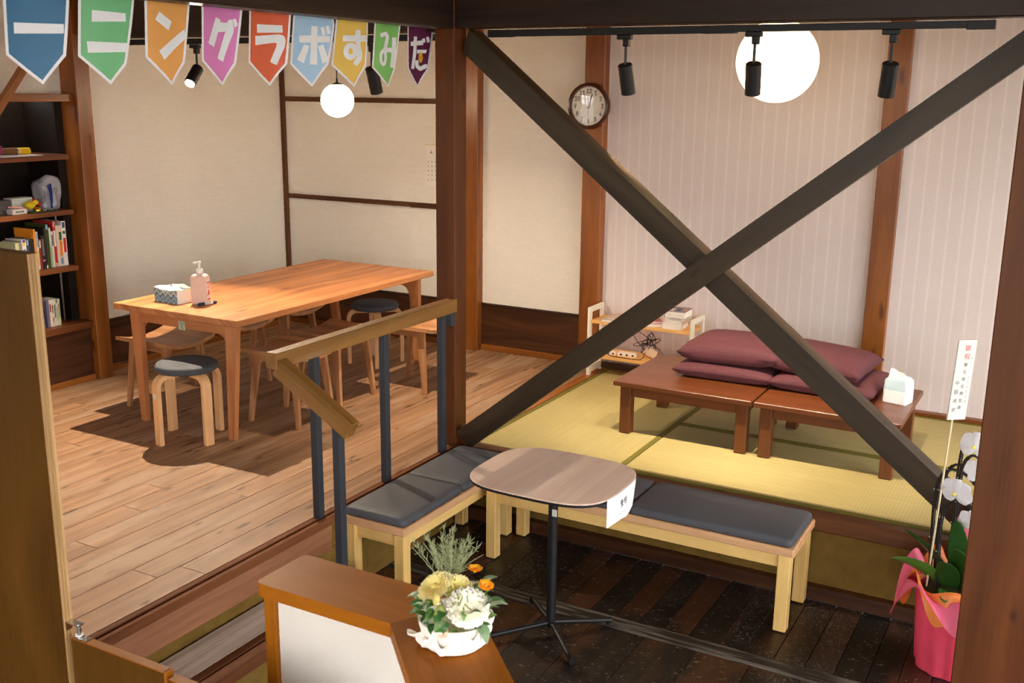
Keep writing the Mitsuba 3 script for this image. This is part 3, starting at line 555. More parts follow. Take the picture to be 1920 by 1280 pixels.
# wooden stools
def wooden_stool(label, x, y, rot=0):
    t = thing('wooden_stool', label, 'stool', 'wooden stools around the dining table')
    hx, hy, th = .22, .20, .024
    n = 11; ys = np.linspace(-hy, hy, n)
    top = [(a, .455 - .034 * (1 - (abs(a) / hy) ** 2.0)) for a in ys]
    P = top + [(a, z - th) for a, z in top[::-1]]
    m = prism(P, 2 * hx, 1)
    m.uv = np.stack([m.v[:, 2], m.v[:, 0]], 1)
    def at(m): return m.rot(rot).mv(x, y, ZF)
    part(t, 'seat', at(m.frame((-hx, 0, 0), (0, 1, 0), (0, 0, 1), (1, 0, 0))), 'stool_wood')
    for sy in (-1, 1):
        yt, yb = sy * .135, sy * .165
        for sx in (-1, 1):
            xt, xb = sx * .135, sx * .18
            b = [(xb - .013, yb - .011, 0), (xb + .013, yb - .011, 0), (xb + .013, yb + .011, 0), (xb - .013, yb + .011, 0)]
            u = [(xt - .027, yt - .012, .412), (xt + .027, yt - .012, .412), (xt + .027, yt + .012, .412), (xt - .027, yt + .012, .412)]
            part(t, 'leg', at(hexa(b, u)), 'stool_wood')
        w = .155
        Q = [(-w, .0), (-w, -.075), (-w + .012, -.075)] + [(-w + .03 + .04 * (1 - math.cos(a)), -.065 + .03 * math.sin(a)) for a in np.linspace(0, math.pi / 2, 5)]
        Q += [(-a, z) for a, z in Q[::-1]]
        part(t, 'apron', at(prism(Q, .022, 0).frame((0, yt + .011, .4135), (1, 0, 0), (0, 0, 1), (0, -1, 0))), 'stool_wood')
wooden_stool('nearest wooden stool on the right side of the dining table, beside the handrail end', -4.12, 4.675, 2)
wooden_stool('middle wooden stool on the right side of the dining table, behind the handrail', -4.19, 5.19, -4)
wooden_stool('farthest wooden stool on the right side of the dining table, next to the central post', -3.88, 5.66, 0)
wooden_stool('nearest wooden stool on the left side of the dining table, behind its near left leg', -4.97, 4.50, 0)
wooden_stool('middle wooden stool on the left side, seen under the dining table', -4.98, 5.07, 2)
wooden_stool('farthest wooden stool on the left side, seen under the dining table', -5.0, 5.62, 0)

# round stools with bent legs
def round_stool(label, x, y, a0, name_tag=False):
    t = thing('round_stool', label, 'stool', 'round stools with dark seats')
    r = .174
    prof = [(0, .405), (r - .012, .405), (r - .003, .411), (r, .422), (r - .002, .436), (r - .012, .446), (r - .05, .451), (0, .453)]
    part(t, 'seat', lathe(prof, 48).mv(x, y, ZF), 'grey_fabric', 50)
    for k in range(4):
        a = a0 + k * math.pi / 2
        R, w, th, bend = .192, .052, .026, .058
        line = [(R, 0), (R, .12), (R, .24), (R, .39 - bend)] + [(R - bend * (1 - math.cos(b)), .39 - bend + bend * math.sin(b)) for b in np.linspace(.2, math.pi / 2, 7)] + [(R - .14, .39)]
        L = LineString(line).buffer(th / 2, cap_style='flat', join_style='round')
        m = prism(L, w, 1)
        d = (math.cos(a), math.sin(a), 0); s = (-math.sin(a), math.cos(a), 0)
        m = m.mv(0, 0, -w / 2)
        leg = part(t, 'leg', m.frame((x, y, ZF), d, (0, 0, 1), (s[0] * -1, s[1] * -1, 0)), 'birch')
        if k == 3: put(uniq(leg + '__label'), bx(R - .0001 + th / 2, R + th / 2 + .0008, -.014, .014, .27, .30, .0001).rot(math.degrees(a)).mv(x, y, ZF), None, False, (206, 204, 186)) if name_tag else None
    return t
rs = round_stool('round stool with dark grey seat in front of the near end of the dining table', -4.375, 4.095, math.radians(-13), True)
round_stool('round stool with dark grey seat near the far end of the dining table', -4.49, 6.03, math.radians(42))
a = math.radians(-103); c0 = np.array([-4.375 + .206 * math.cos(a), 4.095 + .206 * math.sin(a)])

# things on the dining table
t = thing('tissue_pack', 'open white tissue pack with blue zigzag pattern on the dining table', 'tissue pack')
tx, ty, tw, td, th = -4.775, 4.405, .205, .115, .082
def tp(m): return m.rot(-4).mv(tx, ty, 1.1405)
def pk(u, v):
    x, y = (u - .5) * tw, (v - .5) * td
    e = np.maximum(np.abs(2 * u - 1), np.abs(2 * v - 1))
    z = th * (.70 + .12 * np.abs(2 * u - 1) ** 3 + .22 * e ** 6) + .005 * np.sin(u * 9 + v * 5)
    return np.stack([x * (1 + .03 * e), y, z], -1)
part(t, 'tissues', tp(thick(grid(19, 13, pk), .004)), None, True, (250, 246, 222))
def zig(s, z):
    q = s / .024; w = abs((q - math.floor(q)) - .5) * 2
    return w * .03
wall = []
def side(p, q, nm, col=None):
    p, q = np.array(p), np.array(q)
    n = 44
    def f(u, v):
        h = th * (.70 + .12 * np.abs(2 * u - 1) ** 3 + .22) * v + .0 * u
        return np.stack([p[0] + (q[0] - p[0]) * u, p[1] + (q[1] - p[1]) * u, h + .0], -1)
    g = grid(n, 20, f)
    if col is None:
        u, v = g.uv[:, 0], g.uv[:, 1]
        s = u * np.linalg.norm(q - p)
        tri = np.abs((s / .05) % 1 - .5) * 2 * .030
        ph = ((v * .085 + tri) / .017) % 1
        idx = np.floor((v * .085 + tri) / .017).astype(int) % 4
        pal = np.array([lin(196, 204, 190), lin(98, 134, 156), lin(150, 176, 180), lin(76, 112, 140)])
        c = pal[idx]
    else: c = np.tile(lin(*col), (len(g.v), 1))
    part(t, nm, tp(thick(g, .003)), None, False, np.vstack([c, c]))
hw, hd = tw / 2, td / 2
side((-hw, -hd), (hw, -hd), 'printed_side'); side((hw, hd), (-hw, hd), 'printed_side')
side((hw, -hd), (hw, hd), 'end_side', (248, 246, 236)); side((-hw, hd), (-hw, -hd), 'end_side', (248, 246, 236))
part(t, 'flap', tp(thick(grid(10, 5, lambda u, v: np.stack([-hw + .205 * u, hd - .004 + .012 * v, th * .9 + .022 * np.sin(u * 3.1) ** .7 * v + .004 * np.sin(u * 14)], -1)), .0015)), None, True, (246, 240, 214))

t = thing('sanitizer_bottle', 'translucent pinkish pump bottle of hand sanitizer with red print on the dining table', 'bottle')
def sb(m): return m.rot(24).mv(-4.585, 4.44, 1.1405)
def rrect(hx, hy, r, n=5):
    P = []
    for sx, sy, a in ((1, 1, 0), (-1, 1, 90), (-1, -1, 180), (1, -1, 270)):
        P += [(sx * (hx - r) + r * math.cos(math.radians(a + b)), sy * (hy - r) + r * math.sin(math.radians(a + b))) for b in np.linspace(0, 90, n)]
    return np.array(P)
def loft(rings):
    """rings: list of (points n x 2, z)"""
    n = len(rings[0][0]); v = np.vstack([np.c_[p, np.full(n, z)] for p, z in rings]); f = []
    for i in range(len(rings) - 1):
        for j in range(n):
            k = (j + 1) % n; f += [[i * n + j, i * n + k, (i + 1) * n + k], [i * n + j, (i + 1) * n + k, (i + 1) * n + j]]
    v = np.vstack([v, [*np.mean(rings[0][0], 0), rings[0][1]], [*np.mean(rings[-1][0], 0), rings[-1][1]]])
    e = (len(rings) - 1) * n; a, b = len(v) - 2, len(v) - 1
    f += [[a, (j + 1) % n, j] for j in range(n)] + [[b, e + j, e + (j + 1) % n] for j in range(n)]
    return M(v, f, v[:, [2, 0]])
body = loft([(rrect(.045, .034, .010), .0), (rrect(.048, .037, .010), .004), (rrect(.048, .037, .011), .155), (rrect(.046, .035, .014), .168), (rrect(.036, .028, .016), .177), (rrect(.017, .017, .016), .181), (rrect(.016, .016, .0155), .192)])
part(t, 'bottle', sb(body), None, 45, (240, 204, 184))
part(t, 'collar', sb(lathe([(0, .185), (.020, .185), (.020, .206), (.016, .210), (0, .210)], 20)), None, 40, (246, 240, 230))
part(t, 'pump', sb(join(lathe([(0, .208), (.008, .208), (.008, .238), (.013, .240), (.013, .254), (0, .256)], 16), bar((0, 0, .248), (-.036, -.010, .244), .011, .010))), None, 40, (246, 240, 230))
lab = part(t, 'front_label', sb(bx(.0478, .0484, -.026, .026, .018, .148, .0001)), None, False, (244, 226, 214))
for y0, y1, z0, z1 in ((-.020, .020, .126, .133), (-.012, .02, .114, .117), (-.018, .020, .104, .107), (-.008, .020, .097, .1), (-.008, .008, .060, .084), (-.002, .016, .054, .068), (-.022, -.016, .05, .058), (-.024, .024, .026, .033)):
    put(uniq(lab + '__print'), sb(bx(.0483, .0488, y0, y1, z0, z1, .0001)), None, False, (206, 46, 58))

t = thing('marker_pen', 'dark blue marker pen with white label lying on the dining table', 'pen')
def pn(m): return m.frame((-4.525, 4.43, 1.150), unit((.28, .96, 0)), unit((-.96, .28, 0)), (0, 0, 1))
part(t, 'cap', pn(tube([(-.060, 0, 0), (-.058, 0, 0), (-.020, 0, 0)], [.006, .0088, .0088], 12)), None, True, (38, 54, 76))
part(t, 'barrel', pn(tube([(-.020, 0, 0), (.034, 0, 0)], [.0085, .0085], 12)), None, True, (226, 214, 204))
part(t, 'end', pn(tube([(.034, 0, 0), (.056, 0, 0), (.060, 0, 0)], [.0088, .0088, .006], 12)), None, True, (38, 54, 76))

# ------------------------------------------------------------------ handrail
t = thing('handrail', 'tan wooden handrail on dark metal posts at the edge of the raised floor', 'handrail')
part(t, 'top_rail', bar((-3.003, 3.285, 1.258), (-3.003, 4.737, 1.254), .062, .072), 'rail_wood')
part(t, 'sloping_rail', bar((-2.985, 3.317, 1.232), (-2.60, 3.317, 1.005), .055, .080, (.5, 0, 1)).rot(0), 'rail_wood')
def rpost(x, y, z0, z1): part(t, 'post', bx(x - .019, x + .019, y - .019, y + .019, z0, z1, .002), 'navy_metal')
rpost(-3.003, 3.565, ZF, 1.222); rpost(-3.003, 4.10, ZF, 1.222); rpost(-3.003, 4.625, ZF, 1.222)
rpost(-2.69, 3.335, .22, 1.028)
part(t, 'bracket', bx(-3.02, -2.986, 4.70, 4.738, 1.14, 1.222, .002), 'navy_metal')
part(t, 'bracket', bx(-3.018, -2.988, 4.64, 4.738, 1.205, 1.222, .002), 'navy_metal')

# ------------------------------------------------------------------ benches
def bench(label, x0, x1, y0, y1, seam, cush):
    t = thing('bench', label, 'bench', 'dark-cushioned benches of pale wood')
    part(t, 'seat_frame', bx(x0, x1, y0, y1, .382, .421, .004), 'bench_rim')
    L = .058
    for sx in (0, 1):
        for sy in (0, 1):
            a = x0 + .012 if sx == 0 else x1 - .012 - L; b = y0 + .012 if sy == 0 else y1 - .012 - L
            part(t, 'leg', bx(a, a + L, b, b + L, .006, .3825, .004, 'z'), 'bench_wood')
            part(t, 'foot_pad', lathe([(0, 0), (.018, 0), (.018, .007), (0, .007)], 14).mv(a + L / 2, b + L / 2, .0), 'black_metal')
    o = .03
    for yy in (y0 + o, y1 - o - .022): part(t, 'apron', bx(x0 + L + .012, x1 - L - .012, yy, yy + .022, .312, .3825, .003), 'bench_wood')
    for xx in (x0 + o, x1 - o - .022): part(t, 'apron', bx(xx, xx + .022, y0 + L + .012, y1 - L - .012, .312, .3825, .003), 'bench_wood')
    for a, b, c, d in cush:
        w, h = b - a, d - c
        m = loft([(rrect(w / 2 - .006, h / 2 - .006, .02), .0), (rrect(w / 2, h / 2, .026), .008), (rrect(w / 2 + .001, h / 2 + .001, .028), .022), (rrect(w / 2 - .004, h / 2 - .004, .028), .036), (rrect(w / 2 - .016, h / 2 - .016, .026), .044), (rrect(w / 2 - .06, h / 2 - .06, .02), .0475), (rrect(w / 2 - .12, h / 2 - .12, .02), .048)])
        part(t, 'cushion', m.mv((a + b) / 2, (c + d) / 2, .4205), 'bench_vinyl', 60)
bench('short pale wood bench with dark grey cushions beside the handrail', -2.966, -2.600, 3.68, 4.743, 0, [(-2.957, -2.609, 3.69, 4.208), (-2.957, -2.609, 4.212, 4.732)])
bench('long pale wood bench with dark grey cushions along the edge of the tatami', -2.592, -.985, 4.375, 4.785, 0, [(-2.583, -1.792, 4.385, 4.776), (-1.788, -.994, 4.385, 4.776)])

# ------------------------------------------------------------------ cafe table with paper notice
t = thing('cafe_table', 'small cafe table with rounded taupe top on a black pole and cross base', 'table')
ctx, cty = -1.985, 3.975
a = np.linspace(0, 2 * math.pi, 97)[:-1]
sup = lambda k, hx=.345, hy=.297, n=3.5: np.stack([ctx + k(hx) * np.sign(np.cos(a)) * np.abs(np.cos(a)) ** (2 / n), cty + k(hy) * np.sign(np.sin(a)) * np.abs(np.sin(a)) ** (2 / n)], 1)
top = loft([(sup(lambda h: h - .001), .712), (sup(lambda h: h), .7135), (sup(lambda h: h), .719), (sup(lambda h: h - .002), .7205)])
top.uv = np.stack([top.v[:, 1], top.v[:, 0]], 1)
part(t, 'tabletop', top, 'laminate')
part(t, 'edge_band', loft([(sup(lambda h: h - .016), .697), (sup(lambda h: h - .0005), .7015), (sup(lambda h: h - .0005), .7122)]), 'black_metal', 30)
px_, py_ = -1.93, 3.87
part(t, 'pole', tube([(px_, py_, .03), (px_, py_, .700)], .0215, 20), 'black_metal', 40)
part(t, 'top_plate', bx(px_ - .13, px_ + .13, py_ - .11, py_ + .15, .688, .6975, .003), 'black_metal')
for k in range(4):
    d = math.radians(45 + 90 * k); L = .295
    e = (px_ + L * math.cos(d), py_ + L * math.sin(d), .022)
    lg = part(t, 'leg', tube([(px_, py_, .052), (px_ + .1 * math.cos(d), py_ + .1 * math.sin(d), .042), e], .0125, 12), 'black_metal', 40)
    put(uniq(lg + '__foot'), lathe([(0, 0), (.011, 0), (.011, .012), (0, .012)], 12).mv(px_ + (L - .015) * math.cos(d), py_ + (L - .015) * math.sin(d), .0), 'black_metal')
part(t, 'sticker', bx(px_ + .006, px_ + .030, py_ - .0235, py_ - .0205, .575, .608, .0003).rot(0), None, False, (206, 208, 204), label='small pale sticker on the pole')

def text(chars, size, col_dir, gap, depth=.0006):
    """Japanese glyph outlines as one flat mesh: col_dir 'h' left to right or 'v' top to bottom, from the origin"""
    out = []; k = size / 64.0
    for i, ch in enumerate(chars):
        if ch == ' ': continue
        for g in GLYPHS[ch]:
            P = Polygon([(x * k, y * k) for x, y in g[0]], [[(x * k, y * k) for x, y in h] for h in g[1:]]).buffer(0)
            m = prism(P, depth)
            out.append(m.mv(i * (size + gap), 0, 0) if col_dir == 'h' else m.mv(0, -(i + 1) * (size + gap), 0))
    return join(out)
t = thing('paper_notice', 'white paper notice taped to the right edge of the cafe table', 'notice')
def pbend(m):
    s, h = m.v[:, 0], m.v[:, 1]                 # s along the edge 0..0.30, h up
    q = s / .31
    y = 3.815 + s
    yy = np.abs((y - cty) / .297)
    x = ctx + .345 * np.clip(1 - yy ** 3.5, 0, 1) ** (1 / 3.5) + .004 + .010 * (h < 0) * np.abs(h) / .1 * np.sin(q * 5)
    return M(np.stack([x + m.v[:, 2], y, .712 + h], 1), m.f, m.uv)
sheet = thick(grid(26, 8, lambda u, v: np.stack([.305 * u, .006 - (.128 - .012 * np.sin(u * 6)) * (1 - v), 0 * u], -1)), .0008)
part(t, 'sheet', pbend(sheet), None, True, (250, 250, 250))
fine = lambda m: (lambda q: M(q[0], q[1]))(trimesh.remesh.subdivide_to_size(m.v, m.f, .012))
part(t, 'writing', pbend(fine(text('受付', .034, 'h', .008).mv(.105, -.062, .001))), None, False, (70, 72, 76), label='black brush characters')
for k in range(7): part(t, 'small_print', pbend(bx(.06 + .027 * k, .072 + .027 * k, -.092 + .004 * (k % 3), -.089 + .004 * (k % 3), .0004, .0012, .0001)), None, False, (176, 170, 172))

# ------------------------------------------------------------------ low tables and floor cushions
def low_table(label, x0, x1):
    y0, y1 = 5.405, 6.135
    t = thing('low_table', label, 'low table', 'pair of low brown tables on the tatami')
    z = ZT + .0013
    part(t, 'tabletop', bx(x0, x1, y0, y1, z + .292, z + .322, .005, 'x'), 'low_table')
    L = .066; i = .030
    for a in (x0 + i, x1 - i - L):
        for b in (y0 + i + .01, y1 - i - L): part(t, 'leg', bx(a, a + L, b, b + L, z, z + .2925, .004, 'z'), 'low_table')
    for b in (y0 + .055, y1 - .075): part(t, 'apron', bx(x0 + i + L, x1 - i - L, b, b + .022, z + .225, z + .2925, .002), 'low_table')
    for a in (x0 + .045, x1 - .067): part(t, 'apron', bx(a, a + .022, y0 + i + L + .01, y1 - i - L, z + .225, z + .2925, .002), 'low_table')
low_table('left one of two low brown tables on the tatami, nearer the white rack', -2.325, -1.505)
low_table('right one of two low brown tables on the tatami, with a tissue pack on it', -1.495, -.725)
def zabuton(label, x, y, z, lx, ly, lz, rot, tilt=0, sag=0):
    m = pillow(lx, ly, lz, 22, 4.2)
    solo('floor_cushion', m.rot(tilt, (0, 1, 0)).rot(rot).mv(x, y, z), 'purple_fabric', label, 'cushion', True, group='maroon floor cushions on the low tables')
zt0 = ZT + .3235
zabuton('maroon floor cushion under another one on the left low table', -1.775, 5.93, zt0 + .048, .600, .52, .105, 2)
zabuton('maroon floor cushion lying on top of the left stack', -1.755, 5.95, zt0 + .158, .590, .53, .140, 0, -1.5)
zabuton('maroon floor cushion under another one on the right low table', -1.195, 5.93, zt0 + .048, .590, .54, .105, -3)
zabuton('maroon floor cushion lying on top of the right stack', -1.262, 5.95, zt0 + .150, .570, .52, .135, -4, 3.0)
t = thing('tissue_pack', 'white and pale blue soft tissue pack on the right low table', 'tissue pack')
def tq(m): return m.rot(-12).mv(-.815, 5.815, zt0 + .0005)
part(t, 'lower_half', tq(loft([(rrect(.062, .052, .012), 0), (rrect(.066, .056, .014), .006), (rrect(.066, .056, .014), .075)])), None, 40, (246, 248, 248))
part(t, 'upper_half', tq(loft([(rrect(.0655, .0555, .014), .075), (rrect(.066, .056, .014), .078), (rrect(.064, .054, .016), .125), (rrect(.052, .040, .02), .142), (rrect(.02, .01, .009), .146)])), None, 40, (196, 218, 226))
part(t, 'tissue', tq(thick(grid(9, 7, lambda u, v: np.stack([-.055 + .10 * u, -.015 + .02 * v + .012 * np.sin(u * 5), .140 + .038 * v * (1 - u * .55) + .004 * np.sin(u * 11)], -1)), .001)), None, True, (252, 246, 234))

# ------------------------------------------------------------------ white rack with books and cables
t = thing('storage_rack', 'low two-shelf rack with white side frames against the wallpaper', 'rack')
def side_frame(x, z1):
    y0, y1 = 6.495, 6.735
    part(t, 'side_frame', join(bx(x - .011, x + .011, y0, y0 + .038, ZT + .0013, z1, .003), bx(x - .011, x + .011, y1 - .038, y1, ZT + .0013, z1, .003),
         bx(x - .0108, x + .0108, y0 + .036, y1 - .036, z1 - .036, z1, .003), bx(x - .0108, x + .0108, y0 + .036, y1 - .036, ZT + .02, ZT + .07, .003)), None, False, (236, 228, 208))
side_frame(-2.993, .930); side_frame(-2.243, .925)
part(t, 'shelf_board', bx(-2.981, -2.255, 6.50, 6.735, .822, .842, .002), 'pine')
part(t, 'shelf_board', bx(-2.981, -2.255, 6.50, 6.735, .575, .597, .002), 'pine')
part(t, 'toe_rail', bx(-2.981, -2.255, 6.70, 6.72, .455, .50, .002), 'panel_wood')
def flat_book(name, label, x, y, z, w, d, h, rot, cover, edge=(240, 232, 218), group=None):
    b = thing(name, label, 'book', group)
    f = lambda m: m.rot(rot).mv(x, y, z)
    part(b, 'pages', f(bx(-w / 2 + .003, w / 2 - .002, -d / 2 + .002, d / 2 - .002, .0012, h - .0012, .0005)), None, False, edge)
    part(b, 'cover', f(join(bx(-w / 2, w / 2, -d / 2, d / 2, 0, .0014, .0003), bx(-w / 2, w / 2, -d / 2, d / 2, h - .0014, h, .0003), bx(-w / 2 - .0006, -w / 2 + .001, -d / 2, d / 2, .0005, h - .0005, .0003))), 'satin', False, cover)
    return b, f, h
z0 = .8425
flat_book('book', 'thick white paperback at the bottom of the stack on the rack', -2.395, 6.60, z0, .135, .17, .042, 4, (236, 226, 216), group='paperbacks stacked on the white rack')
flat_book('book', 'white paperback in the middle of the stack on the rack', -2.380, 6.615, z0 + .0425, .13, .165, .035, -6, (240, 230, 222), group='paperbacks stacked on the white rack')
b, f, h = flat_book('book', 'paperback with dark printed cover on top of the stack on the rack', -2.375, 6.60, z0 + .078, .14, .175, .046, 2, (132, 118, 128), group='paperbacks stacked on the white rack')
for k, c in enumerate(((206, 186, 176), (92, 96, 120), (186, 140, 128))): part(b, 'cover_print', f(bx(-.055 + .04 * k, -.02 + .04 * k, -.07 + .02 * k, .02 + .02 * k, h - .0002, h + .0005, .0001)), None, False, c)
flat_book('book', 'pink and white paperback lying left of the book stack on the rack', -2.545, 6.60, z0, .12, .17, .020, 24, (226, 186, 182))
flat_book('book', 'thin red-edged magazine leaning on the book stack on the rack', -2.575, 6.615, z0 + .0205, .12, .17, .012, 30, (178, 88, 96))
flat_book('magazine', 'thin grey magazine at the left end of the top rack shelf', -2.83, 6.60, z0, .15, .2, .014, 3, (188, 176, 164))
flat_book('magazine', 'thin brownish booklet on the grey magazine on the rack', -2.80, 6.62, z0 + .0145, .13, .18, .008, -8, (206, 170, 140))
z1 = .5975
def strip(label, x, y, rot, L):
    p = thing('power_strip', label, 'power strip', 'white power strips on the lower rack shelf')
    g = lambda m: m.rot(rot).mv(x, y, z1)
    part(p, 'body', g(bx(-L / 2, L / 2, -.022, .022, 0, .030, .004)), None, False, (240, 226, 208))
    for k in range(3): part(p, 'socket', g(bx(-L / 2 + .02 + k * L / 3.2, -L / 2 + .035 + k * L / 3.2, -.0226, -.0215, .008, .02, .0002)), None, False, (40, 34, 32))
strip('white power strip at the left end of the lower rack shelf', -2.865, 6.56, 6, .12)
strip('white power strip in the middle of the lower rack shelf', -2.725, 6.575, 3, .14)
solo('adapter_box', bx(-.045, .045, -.03, .03, 0, .055, .006).rot(28, (0, 1, 0)).rot(25).mv(-2.58, 6.60, z1 + .021), None, 'cream plastic adapter box tilted on the lower rack shelf beside the cables', 'adapter', col=(226, 198, 172))
t = thing('cable', 'tangled thin black cable heaped on the lower rack shelf', 'cable')
r3 = np.random.default_rng(11)
n = 260; q = np.linspace(0, 1, n)
P = np.stack([-2.60 + .075 * np.sin(q * 61 + 1) * (.5 + .5 * np.sin(q * 17)) + .03 * np.sin(q * 23), 6.61 + .04 * np.sin(q * 47), z1 + .10 + .085 * np.sin(q * 53 + 2) * (.55 + .45 * np.cos(q * 13))], 1)
P[:, 2] = np.maximum(P[:, 2], z1 + .004)
part(t, 'loops', tube(P, .0024, 6), None, True, (30, 26, 26))
Q = np.array([(-2.86, 6.53, z1 + .01), (-2.80, 6.515, z1 + .004), (-2.72, 6.51, z1 + .004), (-2.64, 6.512, z1 + .004), (-2.60, 6.53, z1 + .01), (-2.59, 6.57, z1 + .06)])
from scipy.interpolate import CubicSpline
def spline(P, n=40): P = np.array(P, float); return CubicSpline(np.arange(len(P)), P)(np.linspace(0, len(P) - 1, n))
part(t, 'lead', tube(spline(Q), .0024, 6), None, True, (30, 26, 26))
part(t, 'lead', tube(spline([(-2.58, 6.63, z1 + .09), (-2.51, 6.63, z1 + .06), (-2.46, 6.62, z1 + .006), (-2.42, 6.60, z1 + .004)]), .0024, 6), None, True, (30, 26, 26))
solo('remote_control', bx(-.04, .04, -.015, .015, 0, .018, .004).rot(10).mv(-2.45, 6.655, z1), None, 'small black gadget behind the white booklet on the lower rack shelf', 'gadget', col=(32, 28, 28))
flat_book('booklet', 'white booklet with pink print on the lower rack shelf, right of the cables', -2.37, 6.59, z1, .16, .13, .014, 8, (236, 200, 190))

# ------------------------------------------------------------------ clock
t = thing('wall_clock', 'round brown wall clock with white dial on the orange-brown post', 'clock')
cx0, cy0, cz0, R0 = -3.123, 6.699, 2.295, .156
def ck(m): return m.frame((cx0, cy0, cz0), (1, 0, 0), (0, 0, 1), (0, -1, 0))
part(t, 'rim', ck(lathe([(0, 0), (R0 - .004, 0), (R0, .012), (R0, .030), (R0 - .006, .042), (R0 - .016, .045), (R0 - .022, .042), (R0 - .024, .030), (R0 - .026, .020), (0, .019)], 64)), None, 40, (70, 34, 18))
scene[t + '__rim']['bsdf'] = {'type': 'ref', 'id': 'gloss'}
part(t, 'dial', ck(lathe([(0, .0195), (R0 - .027, .0195), (R0 - .027, .0205), (0, .0205)], 64)), None, False, (236, 231, 220))
for h in range(1, 13):
    a = math.radians(90 - 30 * h); rr = R0 - .027 - .028
    g = of(meshkit.text_mesh(str(h), .029, .0006, bold=True)); g = g.sc(.84, 1, 1)
    c = (g.v.min(0) + g.v.max(0)) / 2; g = g.mv(-c[0] + rr * math.cos(a), -c[1] + rr * math.sin(a), .0206)
    part(t, 'numeral', ck(g), None, False, (44, 40, 42))
    part(t, 'hour_mark', ck(bx(-.0012, .0012, -.004, .004, .0205, .0211, .0001).rot(math.degrees(a) - 90).mv((R0 - .034) * math.cos(a), (R0 - .034) * math.sin(a), 0)), None, False, (70, 66, 66))
def hand(nm, ang, L, w, z, col):
    part(t, nm, ck(hexa([(-w, -.014, z), (w, -.014, z), (w, .02, z), (-w, .02, z)], [(-w, -.014, z + .001), (w, -.014, z + .001), (w, .02, z + .001), (-w, .02, z + .001)]).mv().rot(-ang) if 0 else prism([(-w, -.014), (w, -.014), (w * .75, L), (-w * .75, L)], .001).mv(0, 0, z).rot(-ang)), None, False, col)
hand('hour_hand', 15, .066, .0072, .0225, (24, 22, 26)); hand('minute_hand', 18, .084, .0048, .0245, (24, 22, 26)); hand('second_hand', 180, .098, .0009, .0262, (120, 96, 70))
part(t, 'hub', ck(lathe([(0, .02), (.005, .02), (.005, .0285), (0, .029)], 16)), None, 40, (226, 222, 214))
part(t, 'maker_line', ck(bx(-.022, .006, .046, .050, .0205, .0210, .0001)), None, False, (120, 112, 106))
part(t, 'glass', ck(lathe([(0, .0375), (R0 - .06, .0368), (R0 - .024, .0335)], 64)), 'pane', True)

# ------------------------------------------------------------------ calendar behind the central post
t = thing('calendar', 'white paper calendar hanging on the cream wall, half hidden by the central post', 'calendar')
part(t, 'sheet', bx(-4.535, -4.27, YB - .004, YB - .002, 1.665, 1.985, .0004), None, False, (238, 230, 218))
part(t, 'hanger_bar', bx(-4.545, -4.26, YB - .008, YB - .001, 1.980, 1.990, .001), None, False, (226, 206, 170))
g = of(meshkit.text_mesh('4', .028, .0006)); part(t, 'month_number', g.frame((-4.497, YB - .0041, 1.915), (1, 0, 0), (0, 0, 1), (0, -1, 0)), None, False, (90, 84, 84))
for r_ in range(5):
    for c_ in range(7): part(t, 'date_mark', bx(-4.52 + .035 * c_, -4.506 + .035 * c_, YB - .0046, YB - .0039, 1.85 - .034 * r_, 1.862 - .034 * r_, .0001), None, False, (196, 186, 178))

